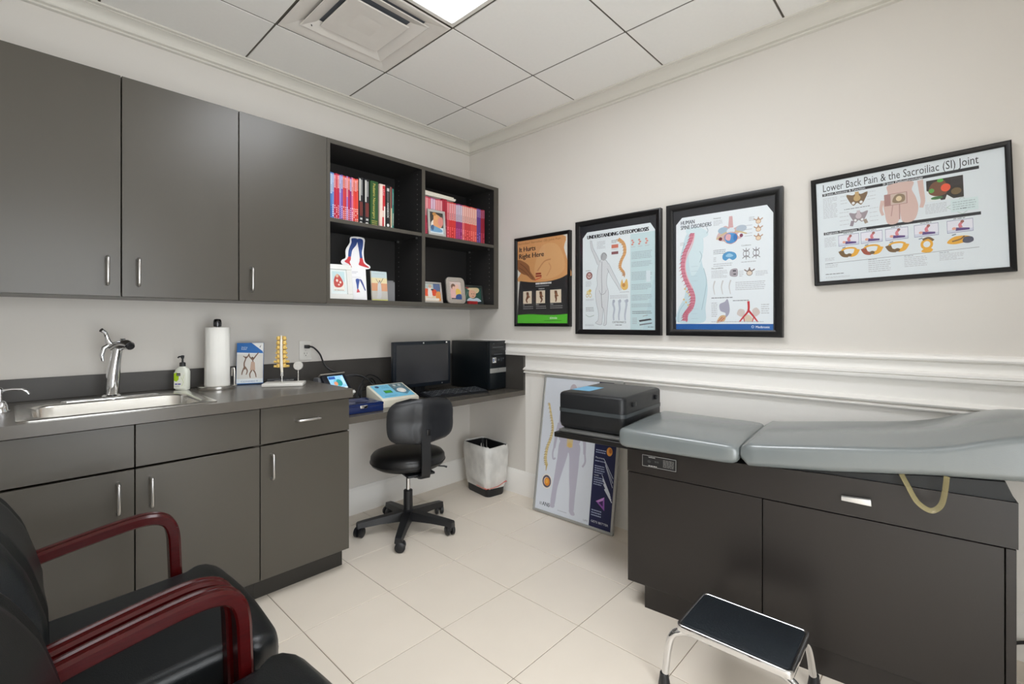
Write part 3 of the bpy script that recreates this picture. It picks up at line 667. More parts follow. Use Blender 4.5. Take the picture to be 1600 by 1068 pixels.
# keyboard
t = thing('keyboard', 'black computer keyboard in front of the monitor', 'keyboard', (-.475, -.378, DZ), R(-7))
part('case', MB().prism([(-.075, 0), (.075, 0), (.075, .022), (.06, .024), (-.068, .012), (-.075, .009)], -.225, .225, 'x', r=.003), M_BLKPL, t)
mb = MB(); rows = 6
for r_ in range(rows):
    y = -.055 + r_ * .0215; z = .0125 + (y + .068) * .012 / .128 + .0003
    for x0, n_ in ((-.213, 15), (.082, 3), (.141, 4)):
        for k in range(n_):
            if n_ == 15 and r_ == 0 and 4 <= k <= 8: continue
            mb.box(x0 + k * .0186, x0 + k * .0186 + .0158, y - .008, y + .008, z, z + .0055)
o = part('keys', mb, mat('key_plastic', (54, 57, 62), .35), t, 0); o['kind'] = 'stuff'
mb = MB()
for q in range(70):
    r_ = q % 6; k = (q * 5) % 22; x = -.208 + k * .0186 + (.002 if k > 14 else 0); y = -.055 + r_ * .0215; z = .0125 + (y + .068) * .012 / .128 + .0059
    if x < .2 and not (r_ == 0 and 4 <= k <= 8): mb.box(x, x + .004, y, y + .004, z, z + .0002)
o = part('key_legends', mb, M_WHITE, t, 0); o['kind'] = 'stuff'
# computer tower
t = thing('computer_tower', 'black desktop computer tower standing in the desk corner', 'computer', (-.122, -.232, DZ), R(4))
HW = .0875; D = .192; HT = .345
part('case', MB().box(-HW + .002, HW - .002, -D + .03, D, 0.004, HT - .003, r=.003), mat('tower_black', (10, 16, 20), .3), t)
for fx_ in (-HW + .01, HW - .03):
    for fy_ in (-D + .05, D - .08): part('foot', B(fx_, fx_ + .02, fy_, fy_ + .03, 0, .0038), M_BLKPL, t)
fr = part('front_bezel', MB().box(-HW, HW, -D, -D + .0295, 0.003, HT, r=.006), mat('bezel_dark', (20, 26, 30), .28), t)
part('silver_band', B(-HW + .001, HW - .001, -D - .0012, -D + .002, .120, .152, r=.0005, seg=1), M_ALU, fr, label='silver band across the front')
part('drive_bay', B(-HW + .015, HW - .01, -D - .0014, -D + .001, .285, .325, r=.001, seg=1), M_BLKPL, fr)
part('drive_bay', B(-HW + .015, HW - .01, -D - .0014, -D + .001, .24, .28, r=.001, seg=1), M_BLKPL, fr)
part('port_panel', B(-HW + .012, HW - .008, -D - .0014, -D + .001, .165, .235, r=.001, seg=1), M_BLKPL, fr)
a = Art(2 * HW - .02, .33, z0=.006, y=-D - .0018); a.rect(.1, .56, .34, .67, (225, 225, 222)).rect(.13, .58, .2, .65, (70, 90, 140)).rect(.24, .6, .32, .66, (120, 120, 120)).rect(.45, .60, .58, .64, (90, 95, 100)).rect(.66, .58, .78, .66, (60, 66, 70)).text('PC', .15, .955, .008, (150, 155, 160)).ell(.5, .42, .03, .017, (140, 140, 140))
a.lines(.12, .88, .85, .9, 1, (120, 125, 128)); a.lines(.2, .72, .8, .76, 1, (90, 95, 98)); a.ell(.85, .64, .03, .016, (110, 115, 118)); a.build('badges', fr)

# ================================================================== OFFICE CHAIR
ccx, ccy = -.884, -.445
t = thing('task_chair', 'armless black task chair rolled up to the desk', 'chair', (ccx, ccy, 0), R(-13))
def rz(p, a): c, s = math.cos(a), math.sin(a); return (p[0] * c - p[1] * s, p[0] * s + p[1] * c, p[2])
for k in range(5):
    an = R(153 + 72 * k + 13); mb = MB()
    secs = [[rz(p, an) for p in ((d, -w_, zb), (d, w_, zb), (d, w_ * .8, zt), (d, -w_ * .8, zt))] for d, w_, zb, zt in ((.015, .030, .062, .118), (.06, .029, .064, .112), (.16, .025, .062, .098), (.25, .022, .055, .086), (.283, .021, .050, .080), (.29, .015, .05, .075))]
    mb.loft(secs); lg = part('leg', mb, M_BLKPL, t, 30)
    p0 = rz((.268, 0, 0), an); sw = an + R(55 + 40 * (k % 3))
    ca = MB(); Mx = Matrix.Translation((p0[0], p0[1], .028)) @ Matrix.Rotation(sw, 4, 'Z')
    for sy in (-1, 1): ca.lathe([(.010, sy * .006), (.0275, sy * .008), (.028, sy * .022), (.022, sy * .026), (.006, sy * .027)], (.008, 0, 0), 18, M=Mx, axis='y')
    ca.box(-.012, .018, -.007, .007, .0, .03, r=.003, M=Mx); ca.tube([(p0[0], p0[1], .045), (p0[0], p0[1], .062)], .008, 8)
    part('caster', ca, M_BLKPL, lg)
part('hub', MB().lathe([(.034, .058), (.036, .07), (.034, .118), (.027, .125), (.026, .2), (.026, .232), (.022, .236)], seg=20), M_BLKPL, t)
part('gas_lift', MB().lathe([(.0135, .22), (.0135, .37)], seg=16), M_CHROME, t)
part('lift_sleeve', MB().lathe([(.02, .345), (.022, .36), (.05, .372), (.055, .385)], seg=16), M_BLKPL, t)
mb = MB(); prof = [(.02, .378), (.14, .379), (.185, .384), (.207, .398), (.214, .42), (.212, .442), (.200, .458), (.17, .468), (.1, .473), (.02, .474)]
mb.lathe(prof, seg=48); part('seat', mb, M_BLKVIN, t, 60)
part('seat_piping', MB().tube([(.2145 * math.cos(2 * math.pi * k / 48), .2145 * math.sin(2 * math.pi * k / 48), .414) for k in range(48)], .0028, 6, closed=True), M_BLKVIN, t)
part('seat_plate', MB().box(-.08, .08, -.20, .08, .366, .378, r=.003), M_BLKPL, t)
part('adjust_knob', MB().lathe([(.008, -.02), (.026, -.016), (.028, 0), (.02, .006)], (0, -.13, .362), 14), M_BLKPL, t)
part('height_lever', MB().tube([(.06, -.02, .366), (.15, -.05, .362), (.20, -.07, .356), (.215, -.075, .35)], [.004, .004, .005, .006], 8), M_BLKPL, t)
# back support bar (behind, local -y)
mb = MB(); mb.loft([[(-.026, y - .006 * ny, z - .006 * nz_), (.026, y - .006 * ny, z - .006 * nz_), (.026, y + .006 * ny, z + .006 * nz_), (-.026, y + .006 * ny, z + .006 * nz_)] for y, z, ny, nz_ in ((-.10, .368, 0, 1), (-.215, .366, 0, 1), (-.245, .372, .7, .7), (-.257, .395, 1, .2), (-.260, .48, 1, 0), (-.254, .58, 1, 0), (-.250, .63, 1, 0))])
part('back_bar', mb, M_BLKPL, t, 50)
def shell(wf, cf, z0, z1, thick_f, thick_b, bend, rows=18, cols=24, pw=3.2):
    """padded closed panel: wf half-width by t, cf depth (y) by t, front is +y"""
    fr_, bk = [], []
    for i in range(rows + 1):
        tt = i / rows; z = z0 + (z1 - z0) * tt; e = (1 - abs(2 * tt - 1) ** 4)
        rf, rb = [], []
        for j in range(cols + 1):
            s_ = -1 + 2 * j / cols; x = wf(tt) * s_; pad = max(0, (1 - abs(s_) ** pw) * e) ** .5; y = cf(tt) + bend * s_ * s_
            rf.append((x, y + thick_f * pad, z)); rb.append((x, y - thick_b * pad, z))
        fr_.append(rf); bk.append(rb)
    return fr_, bk
def shell_mb(fr_, bk):
    mb = MB()
    for g in (fr_, bk):
        n = len(g[0]); mb.add([p for r_ in g for p in r_], [(i * n + j, i * n + j + 1, (i + 1) * n + j + 1, (i + 1) * n + j) for i in range(len(g) - 1) for j in range(n - 1)])
    me = bmesh.new()
    vs = [me.verts.new(p) for p in mb.v]
    for f in mb.f: me.faces.new([vs[i] for i in f])
    bmesh.ops.remove_doubles(me, verts=me.verts, dist=.0004)
    out = MB(); out.addbm(me); return out
def rwf(W, k): return lambda t_: W * max(.02, 1 - abs(2 * t_ - 1) ** k) ** (1 / k)
fr_, bk = shell(rwf(.196, 3.6), lambda t_: -.222 - .01 * abs(2 * t_ - 1), .55, .80, .03, .006, .035)
part('back_cushion', shell_mb(fr_, bk), M_BLKVIN, t, 60)
fr_, bk = shell(rwf(.193, 3.6), lambda t_: -.231 - .01 * abs(2 * t_ - 1), .552, .798, .002, .012, .035)
for i, row in enumerate(bk):
    tt = i / (len(bk) - 1)
    for j, p in enumerate(row):
        if abs(p[0]) < .036 + .02 * (1 - tt) and .02 < tt < .985: row[j] = (p[0], p[1] - .010 * min(1, (1 - tt) * 8), p[2])
part('back_shell', shell_mb(fr_, bk), mat('shell_plastic', (28, 30, 34), .4, var=.06, bump=.1, bscale=700), t, 50)
part('bar_slot', MB().box(.002, .024, -.264, -.254, .600, .634, r=.002), M_FRAMEB, t)

# ================================================================== WASTE BIN
t = thing('waste_bin', 'black waste bin with a translucent white liner under desk', 'bin', (-.128, -.315, 0), R(-8))
def rr2(a, b, r, z, jit=0, seed=0, n=7):
    rnd = random.Random(seed); return [(x + rnd.uniform(-jit, jit), y + rnd.uniform(-jit, jit), zz + rnd.uniform(-jit, jit) * 1.5) for x, y, zz in rrect(-a, a, -b, b, r, z, n)]
part('bin_body', MB().loft([rr2(.075, .125, .035, 0.0), rr2(.079, .129, .035, .01), rr2(.094, .146, .04, .34), rr2(.097, .149, .04, .345), rr2(.091, .143, .038, .343), rr2(.076, .126, .034, .012)], caps=True), M_BLKPL, t)
m = bpy.data.materials.new('bin_liner_film'); m.use_nodes = True; nt = m.node_tree; nt.nodes.clear()
o_ = nt.nodes.new('ShaderNodeOutputMaterial'); mx = nt.nodes.new('ShaderNodeMixShader'); tr = nt.nodes.new('ShaderNodeBsdfTransparent'); pb = nt.nodes.new('ShaderNodeBsdfPrincipled')
pb.inputs['Base Color'].default_value = col(238, 237, 233); pb.inputs['Roughness'].default_value = .45; nz = nt.nodes.new('ShaderNodeTexNoise'); nz.inputs['Scale'].default_value = 14; tc = nt.nodes.new('ShaderNodeTexCoord')
mp = nt.nodes.new('ShaderNodeMapping'); mp.inputs['Scale'].default_value = (1, 1, .8); nt.links.new(tc.outputs['Object'], mp.inputs[0]); nt.links.new(mp.outputs[0], nz.inputs['Vector'])
mr = nt.nodes.new('ShaderNodeMapRange'); mr.inputs['From Min'].default_value = .3; mr.inputs['From Max'].default_value = .7; mr.inputs['To Min'].default_value = .70; mr.inputs['To Max'].default_value = .90
nt.links.new(nz.outputs['Fac'], mr.inputs['Value']); nt.links.new(mr.outputs[0], mx.inputs[0]); nt.links.new(tr.outputs[0], mx.inputs[1]); nt.links.new(pb.outputs[0], mx.inputs[2]); nt.links.new(mx.outputs[0], o_.inputs[0])
secs = [rr2(.088, .140, .04, .26, .003, 1), rr2(.092, .144, .04, .335, .002, 2), rr2(.100, .152, .042, .352, .003, 3), rr2(.106, .157, .044, .345, .003, 4), rr2(.106, .158, .044, .30, .004, 5), rr2(.103, .155, .044, .25, .005, 6), rr2(.102, .154, .044, .20, .005, 7), rr2(.099, .150, .044, .15, .006, 8), rr2(.098, .149, .044, .11, .006, 9), rr2(.093, .143, .044, .075, .005, 10), rr2(.088, .138, .042, .06, .004, 11)]
ln = part('liner', MB().loft(secs, caps=False), m, t, 80, 'translucent white bin liner with red drawstring')
mb = MB(); mb.tube([(-.094, -.02, .068), (-.093, -.08, .064), (-.086, -.13, .064), (-.05, -.147, .068), (0, -.149, .072), (.04, -.148, .085), (.07, -.145, .095)], .0022, 6)
mb.tube([(-.09, -.115, .066), (-.100, -.125, .072), (-.094, -.135, .066)], .003, 6); mb.tube([(.055, -.15, .09), (.065, -.157, .098), (.075, -.15, .09)], .003, 6)
part('drawstring', mb, mat('red_film', (214, 92, 78), .4), ln, label='red drawstring')

# ================================================================== BOOKCASE CONTENTS
ORD = ['first', 'second', 'third', 'fourth', 'fifth', 'sixth', 'seventh', 'eighth', 'ninth', 'tenth', 'eleventh', 'twelfth', 'thirteenth', 'fourteenth', 'fifteenth', 'sixteenth', 'seventeenth', 'eighteenth', 'nineteenth', 'twentieth', 'twenty-first', 'twenty-second', 'twenty-third', 'twenty-fourth', 'twenty-fifth', 'twenty-sixth', 'twenty-seventh', 'twenty-eighth']
ZS = SHZ + .0004; ZB = UZ0 + .0284
M_PAGE = mat('page_block', (226, 220, 206), .8, var=.06, stretch=(60, 1, 1))
def bookmat(rgb): return mat('cover_%d_%d_%d' % rgb, rgb, .4, var=.06)
def journal(label, x, th, ht, rgb, head, foot, group, ysp=-.27, dep=.2, z=ZS, lean=0):
    """slim journal: cover wrapped round pages, printed spine bands"""
    t = thing('journal', label, 'journal', (x + th / 2, ysp, z), 0, group)
    mb = MB(); c = .0006; mb.box(-th / 2, th / 2, 0, c, 0, ht).box(-th / 2, -th / 2 + c, c, dep, 0, ht).box(th / 2 - c, th / 2, c, dep, 0, ht)
    part('cover', mb, bookmat(rgb), t, 0)
    part('pages', B(-th / 2 + c, th / 2 - c, c, dep - .003, .002, ht - .002), M_PAGE, t, 0)
    a = Art(th, ht, z0=0, y=-.0002)
    if head: a.rect(.06, head[0], .94, head[1], head[2])
    rr = random.Random(int(x * 10000))
    if foot:
        for k in range(7):
            v = .03 + k * .045
            if rr.random() < .8: a.rect(.25, v, .75, v + .026, foot)
    for k in range(8):
        v = (.78 if head is None else head[0] + .02) + k * .022
        if v < .97: a.rect(.3, v, .7, v + .012, tuple(max(0, q - 70) for q in (head[2] if head else rgb)))
    a.build('spine_print', t)['kind'] = 'stuff'
    return t
def hardback(label, x, th, ht, rgb, draw, ysp=-.272, dep=.21, cat_='book'):
    t = thing('book', label, cat_, (x + th / 2, ysp, ZS), 0, 'books on the upper left shelf')
    mb = MB(); c = .0028
    mb.prism([(-th / 2, .004), (-th / 2 + .003, 0), (th / 2 - .003, 0), (th / 2, .004), (th / 2, .008), (-th / 2, .008)], 0, ht, 'z').box(-th / 2, -th / 2 + c, .008, dep, 0, ht).box(th / 2 - c, th / 2, .008, dep, 0, ht)
    part('cover', mb, bookmat(rgb), t, 0); part('pages', B(-th / 2 + c, th / 2 - c, .008, dep - .005, .003, ht - .004), M_PAGE, t, 0)
    a = Art(th - .006, ht, z0=0, y=-.0002); draw(a); a.build('spine_print', t); return t
RED, CRIM, BLUE, PUR, ORG, PINK, MAR = (196, 44, 62), (186, 28, 66), (70, 120, 190), (120, 84, 170), (222, 74, 58), (226, 120, 126), (136, 26, 48)
LP = (232, 160, 164); LL = (180, 176, 214); LO = (236, 140, 120)
seq = [('pale blue', BLUE, (.55, .97, (190, 205, 228)), (30, 60, 120)), ('blue', (100, 140, 205), (.6, .97, (170, 190, 225)), (230, 235, 245)), ('crimson', CRIM, (.7, .97, LP), (240, 190, 195)), ('red', RED, (.68, .97, (225, 90, 100)), (240, 190, 195)), ('crimson', CRIM, (.7, .97, LP), (235, 170, 180)), ('lilac', (150, 130, 200), (.62, .98, LL), (90, 60, 140)), ('purple', PUR, (.7, .97, LL), (215, 200, 235)),
       ('orange-red', (206, 66, 60), (.74, .97, LO), (240, 190, 180)), ('red', RED, (.74, .97, LP), (240, 200, 200)), ('lilac', (164, 120, 190), (.55, .97, LP), (235, 215, 235)), ('crimson', CRIM, (.72, .97, LO), (240, 190, 195)), ('purple', (140, 50, 120), (.7, .97, LL), (230, 190, 225)), ('pink', (214, 110, 150), (.6, .97, LP), (245, 225, 235)), ('orange', ORG, (.72, .97, LO), (245, 205, 195)), ('bright red', (214, 54, 52), (.72, .97, LP), (245, 205, 200)), ('orange', ORG, (.74, .97, LO), (248, 215, 205))]
x = -1.273; wd = .168 / len(seq)
for k, (nm, rgb, hd_, ft) in enumerate(seq):
    th = wd * (.9 + .2 * ((k * 7) % 5) / 4) if k else wd
    journal('slim %s journal, %s from left on the upper left shelf' % (nm, ORD[k]), x + k * wd, wd - .0003, .262 - .0016 * (k % 3) - .004 * (k / 16), rgb, hd_, ft, 'journals on the upper left shelf')
def dblack(a):
    a.rect(.1, .5, .42, .97, (205, 205, 200)).rect(.5, .62, .8, .95, (150, 150, 150)).rect(.2, .18, .9, .48, (110, 44, 40)).rect(.3, .1, .8, .14, (200, 200, 198)).ell(.5, .04, .3, .02, (225, 225, 222))
hardback('black hardback with brown panel nearest the red journals', -1.106, .034, .272, (34, 35, 40), dblack)
hardback('black hardback with brown panel beside the green textbook', -1.069, .036, .270, (33, 34, 38), dblack)
def dgreen(a):
    a.text('Podiatric Neurosurgery'[0:0] or 'Pediatric Neurosurgery', .30, .95, .022, (206, 190, 96), width=None, bold=.02, rot=-90)
    a.rect(.1, .115, .9, .125, (206, 190, 96)).rect(.15, .03, .85, .045, (206, 190, 96)).lines(.15, .06, .85, .1, 1, (190, 175, 90))
hardback('thick green hardback textbook with gold lettering', -1.028, .053, .268, (44, 84, 44), dgreen)
def drw(a): a.rect(0, 0, .55, 1, (236, 214, 202)).rect(.5, .4, 1, .97, (196, 40, 50)).text('ATLAS', .55, .9, .014, (236, 200, 200), rot=-90).rect(.45, .02, .75, .25, (200, 40, 50)).rect(.76, 0, 1, .5, (238, 232, 224))
hardback('red and white book right of the green textbook', -.968, .042, .262, (226, 196, 186), drw)
def dbw(a): a.text('HANDBOOK', .2, .6, .016, (238, 238, 236), bold=.02, rot=-90).rect(.15, .86, .85, .93, (190, 188, 186)).ell(.5, .08, .38, .035, (236, 236, 234)).rect(.2, .62, .7, .84, (96, 92, 90))
hardback('black and white handbook in the upper left bookcase bay', -.923, .028, .264, (30, 30, 33), dbw)
def dcr(a): a.rect(0, 0, 1, .5, (206, 190, 160)).rect(0, .5, 1, 1, (120, 40, 52)).ell(.5, .06, .4, .03, (236, 236, 230))
hardback('thin maroon and cream book at the right of the row', -.892, .013, .258, (150, 120, 100), dcr)
def dte(a): a.rect(.1, .1, .9, .4, (190, 205, 190)).rect(.1, .6, .9, .9, (120, 170, 165))
hardback('thin teal book ending the upper left row', -.8785, .011, .25, (52, 128, 120), dte)
# right bay journals
seq2 = [('pink', (206, 70, 92), LP)] * 2 + [('red', CRIM, (226, 120, 130))] + [('lilac', (170, 90, 140), (222, 190, 210))] * 2 + [('pink', (200, 70, 96), LP)] * 3 + [('dark red', MAR, (176, 40, 60))] * 2 + [('pink', (214, 70, 84), (232, 130, 140))] + [('red', (214, 50, 50), LP)] * 3 + [('purple', (150, 44, 110), (206, 196, 214))] * 3 + [('pink', (226, 110, 116), (238, 196, 188))] + [('red', (206, 60, 62), (236, 188, 178))] * 3 + [('coral', (222, 84, 76), (238, 190, 176))] * 3 + [('violet', (96, 60, 140), (150, 120, 180))] * 2 + [('dark red', (150, 28, 50), (180, 90, 120))] * 2 + [('maroon', (136, 24, 40), (170, 60, 80))] * 2
seq2 = seq2[:28]
x = -.640; wd = .552 / len(seq2)
for k, (nm, rgb, hd_) in enumerate(seq2):
    tall = .268 if nm == 'dark red' and k < 12 else .258 - .0012 * (k % 3)
    hdv = (.52, .97, hd_) if k < 24 else (.76, .97, hd_)
    journal('slim %s journal, %s from left on the upper right shelf' % (nm, ORD[k]), x + k * wd, wd - .0004, tall, rgb, hdv, tuple(min(255, q + 60) for q in rgb), 'journals on the upper right shelf', -.262, .2)
# loose magazines lying on top
for k, (lbl, dz, sh) in enumerate((('lowest white magazine lying flat on the upper right journals', 0, .0), ('middle white magazine lying on the upper right journals', .0085, .006), ('topmost cream magazine lying on the upper right journals', .017, -.012))):
    t = thing('magazine', lbl, 'magazine', (-.505 + sh, -.165, ZS + .2682 + dz), R(1.5 * k), 'magazines lying on the journals'); hb = .008
    part('cover', B(-.135, .135, -.1, .1, 0, .0007), M_PAPER, t, 0); part('cover', B(-.135, .135, -.1, .1, hb - .0007, hb), [M_PAPER, M_PAPER, mat('cream_cover', (228, 220, 200), .5)][k], t, 0); part('pages', B(-.133, .133, -.099, .099, .0007, hb - .0007), M_PAGE, t, 0)

# photo frames, cards
def photo_frame(label, loc, w_, h_, bord, fm, draw, rotz=0, lean=8, sub=True, group='photo frames in the bookcase', th=.012, rcorner=0, easel=True):
    t = thing('photo_frame', label, 'photo frame', loc, 0, group); t.rotation_euler = (R(-lean), 0, R(rotz))
    t.location.z += th * math.sin(R(lean)) + .0005
    mb = MB()
    if rcorner:
        o_ = rrect(-w_ / 2, w_ / 2, 0, h_, rcorner, 0, 5); i_ = rrect(-w_ / 2 + bord, w_ / 2 - bord, bord, h_ - bord, .004, 0, 5)
        mb.loft([[(p[0], y, p[1]) for p in q] for q, y in ((o_, th), (o_, .003), ([(p[0] * .97, p[1] * .98 + .002, 0) for p in o_], 0), (i_, 0), (i_, th))], caps=False)
    else:
        mb.box(-w_ / 2, w_ / 2, 0, th, 0, bord, r=.0015, seg=1).box(-w_ / 2, w_ / 2, 0, th, h_ - bord, h_, r=.0015, seg=1).box(-w_ / 2, -w_ / 2 + bord, 0, th, bord, h_ - bord, r=.0015, seg=1).box(w_ / 2 - bord, w_ / 2, 0, th, bord, h_ - bord, r=.0015, seg=1)
    part('frame', mb, fm, t)
    part('backing', B(-w_ / 2 + bord * .6, w_ / 2 - bord * .6, th * .55, th * .9, bord * .6, h_ - bord * .6), M_BLKPL, t)
    a = Art(w_ - 2 * bord, h_ - 2 * bord, z0=bord, y=th * .5); draw(a); a.build('photograph', t)
    part('glass', B(-w_ / 2 + bord - .001, w_ / 2 - bord + .001, .0025, .0035, bord - .001, h_ - bord + .001), M_GLASS, t, 0)
    if not easel: return t
    mb = MB().prism([(th, h_ * .75), (th + .002, h_ * .75), (th + h_ * .22, .004 + h_ * .04), (th + h_ * .21, .002 + h_ * .04)], -.012, .012, 'x')
    part('easel_leg', mb, M_BLKPL, t); return t
SILV = mat('silver_frame', (206, 206, 204), .3, .6, var=.05); CHAMP = mat('pale_frame', (226, 226, 222), .35, .2, var=.04); ORNA = mat('beaded_silver', (196, 192, 186), .35, .7, var=.35, scale=160, bump=.6, bscale=220)
def d_baby(a):
    a.rect(0, 0, 1, 1, (228, 236, 236)).rect(.12, .1, .88, .92, (196, 222, 226)).rect(.14, .12, .86, .5, (236, 232, 224)).blob([(.25, .3), (.2, .55), (.35, .78), (.5, .8), (.7, .62), (.78, .42), (.6, .28)], (196, 64, 54)).ell(.42, .74, .09, .07, (224, 180, 150)).ell(.4, .55, .07, .06, (240, 220, 210)).ell(.6, .48, .06, .05, (244, 226, 214)).ell(.5, .38, .06, .04, (240, 210, 200)).lines(.2, .12, .8, .2, 1, (170, 160, 150))
photo_frame('white wide-bordered photo frame beside the leg brochure', (-1.205, -.25, ZB), .150, .205, .030, CHAMP, d_baby, -10, 12)
def d_pair(a):
    a.rect(0, 0, 1, 1, (60, 56, 50)).rect(0, 0, 1, .3, (214, 226, 232)).blob([(.1, .3), (.1, .5), (.3, .62), (.3, .2)], (236, 228, 218)).blob([(.3, .25), (.28, .7), (.42, .92), (.62, .9), (.9, .75), (.95, .45), (.7, .25)], (224, 160, 112)).blob([(.62, .5), (.7, .75), (.95, .8), (1, .5), (.8, .35)], (220, 140, 130)).ell(.45, .78, .16, .14, (230, 170, 110)).ell(.36, .92, .14, .08, (200, 140, 70)).blob([(.0, .1), (.1, .36), (.4, .34), (.9, .2), (.8, .08)], (110, 160, 196)).blob([(.05, .25), (.2, .4), (.3, .3), (.2, .12)], (60, 90, 130))
photo_frame('silver photo frame standing before the upper right journals', (-.556, -.3045, ZS), .135, .172, .016, SILV, d_pair, -5, 5, easel=False)
def d_pumpkin(a):
    a.rect(0, 0, 1, 1, (120, 140, 130)).rect(0, .55, .6, 1, (190, 200, 196)).rect(.6, .6, 1, 1, (90, 110, 150)).rect(0, 0, 1, .35, (232, 216, 190)).ell(.16, .5, .2, .22, (232, 96, 60)).ell(.62, .5, .18, .2, (226, 84, 54)).ell(.9, .3, .2, .28, (228, 150, 80)).blob([(.25, .3), (.3, .75), (.45, .9), (.5, .5), (.48, .25)], (240, 232, 226)).ell(.4, .85, .09, .1, (214, 178, 150)).rect(.45, .62, .6, .7, (60, 50, 46)).rect(.1, .05, .9, .18, (240, 234, 226))
photo_frame('landscape silver photo frame with orange scene, lower right bay', (-.535, -.235, ZB), .158, .145, .012, SILV, d_pumpkin, -3, 10)
def d_kiss(a):
    a.rect(0, 0, 1, 1, (214, 196, 190)).blob([(.05, .1), (.05, .5), (.3, .7), (.5, .5), (.45, .1)], (226, 180, 176)).ell(.32, .72, .2, .16, (120, 90, 74)).ell(.36, .62, .14, .12, (228, 184, 164)).ell(.64, .7, .17, .15, (232, 190, 172)).blob([(.5, .4), (.6, .6), (.9, .55), (.95, .3), (.6, .2)], (226, 190, 90)).blob([(.5, .02), (.55, .25), (.95, .3), (1, .02)], (52, 84, 140)).rect(.1, .02, .5, .08, (60, 60, 70))
photo_frame('ornate beaded silver photo frame, lower right bay', (-.352, -.262, ZB), .150, .188, .030, ORNA, d_kiss, -10, 10, rcorner=.03)
def d_hat(a):
    a.rect(0, 0, 1, 1, (44, 88, 76)).rect(0, 0, 1, .12, (30, 50, 52)).blob([(.1, .98), (.3, .95), (.8, .98), (.9, .8), (.7, .62), (.3, .8)], (224, 200, 160)).blob([(.28, .4), (.3, .75), (.5, .82), (.68, .7), (.66, .45), (.5, .3)], (226, 176, 148)).blob([(.15, .1), (.3, .32), (.5, .26), (.75, .32), (.95, .1)], (206, 220, 232)).ell(.44, .58, .025, .03, (70, 50, 40)).ell(.56, .58, .025, .03, (70, 50, 40)).ell(.5, .42, .07, .02, (180, 90, 84)).ell(.2, .95, .1, .06, (150, 50, 50)).stroke([(.05, .3), (.2, .7)], .03, (120, 150, 140))
photo_frame('dark green photo frame of a child in straw hat', (-.147, -.215, ZB), .185, .145, .014, mat('dark_frame', (52, 58, 56), .35), d_hat, -4, 9)
o = part('red_box', MB().box(-.04, .04, -.012, .012, 0, .022, r=.002), mat('red_card', (150, 22, 28), .4)); o.location = (-.235, -.292, ZB + .0003); tag(o, 'small red box in front of the beaded frame', 'box')
# leg brochure with die-cut top
t = thing('leg_brochure', 'white brochure topped by cut-out blue legs with red feet', 'brochure', (-1.085, -.235, ZB + .0008), R(-8)); t.rotation_euler = (R(-9), 0, R(-12))
part('card', B(-.052, .052, 0, .0015, 0, .19), mat('card_white', (240, 240, 242), .45, var=.01), t)
oL = [(-.075, .205), (-.09, .222), (-.083, .238), (-.063, .252), (-.06, .30), (-.035, .345), (-.025, .382), (.05, .382), (.052, .34), (.045, .29), (.05, .235), (.078, .212), (.078, .196), (.055, .190), (-.0, .188), (-.03, .188)]
part('cutout', MB().prism(cat(oL, 4), -.0012, .0012, 'y'), mat('card_white', (240, 240, 242), .45), t, 0, label='cut-out of blue legs with red feet')
a = Art(1, 1, x0=0, z0=0, y=-.0014)
a.poly(cat([(-.022, .372), (.012, .372), (.003, .335), (-.022, .30), (-.033, .255), (-.047, .255), (-.043, .30), (-.025, .345)], 4), (24, 60, 130)).poly(cat([(.012, .372), (.042, .372), (.043, .335), (.034, .29), (.036, .25), (.022, .25), (.017, .30), (.012, .34)], 4), (24, 60, 130))
a.poly(cat([(-.033, .258), (-.047, .258), (-.055, .244), (-.07, .230), (-.062, .222), (-.045, .213), (-.034, .196), (-.03, .199), (-.04, .226), (-.034, .24)], 4), (206, 40, 50)).poly(cat([(.036, .254), (.021, .254), (.018, .236), (.012, .215), (.03, .207), (.068, .199), (.072, .204), (.044, .225)], 4), (206, 40, 50))
a.stroke([(-.036, .262), (-.03, .30)], .003, (60, 100, 180)); a.stroke([(.028, .262), (.028, .31)], .003, (60, 100, 180))
a.poly(cat([(-.010, .125), (.012, .125), (.006, .09), (.002, .065), (-.004, .065), (-.006, .09)], 3), (44, 74, 150)).poly(cat([(.012, .125), (.026, .12), (.04, .08), (.046, .06), (.04, .06), (.03, .085)], 3), (70, 80, 150)).poly([(-.008, .045), (.012, .048), (.004, .066), (-.004, .066)], (200, 70, 80)).rect(-.03, .168, .005, .171, (190, 190, 200)).rect(-.03, .16, -.005, .163, (200, 200, 208)).rect(-.03, .135, .02, .138, (214, 214, 220))
a.build('print', t)
part('prop', MB().prism([(.0016, .15), (.003, .15), (.05, .008), (.048, .006)], -.01, .01, 'x'), mat('card_white', (240, 240, 242)), t)
t = thing('picture_book', 'thin book with sunset jumping figure cover, lower left bay', 'book', (-.928, -.215, ZB + .0006), 0); t.rotation_euler = (R(-6), 0, R(-4))
part('cover', B(-.052, .052, 0, .001, 0, .185).box(-.052, .052, .009, .010, 0, .185), bookmat((222, 214, 200)), t, 0); part('pages', B(-.050, .051, .001, .009, .001, .184), M_PAGE, t, 0)
a = Art(.104, .185, z0=0, y=-.0003); a.rect(0, 0, 1, 1, (200, 216, 220)).rect(0, .58, 1, .78, (236, 222, 178)).rect(0, .3, 1, .6, (222, 164, 128)).rect(0, 0, 1, .34, (200, 196, 188)).rect(0, .0, 1, .06, (214, 214, 120)).blob([(.35, .22), (.38, .5), (.45, .64), (.58, .62), (.62, .3), (.55, .1), (.3, .1)], (206, 206, 206)).stroke([(.55, .6), (.7, .72), (.75, .78)], .03, (110, 100, 90)).stroke([(.47, .6), (.36, .68), (.3, .74)], .03, (140, 130, 120)).ell(.52, .67, .05, .035, (150, 130, 120)).lines(.15, .9, .85, .93, 1, (180, 190, 190)); a.build('cover_print', t)
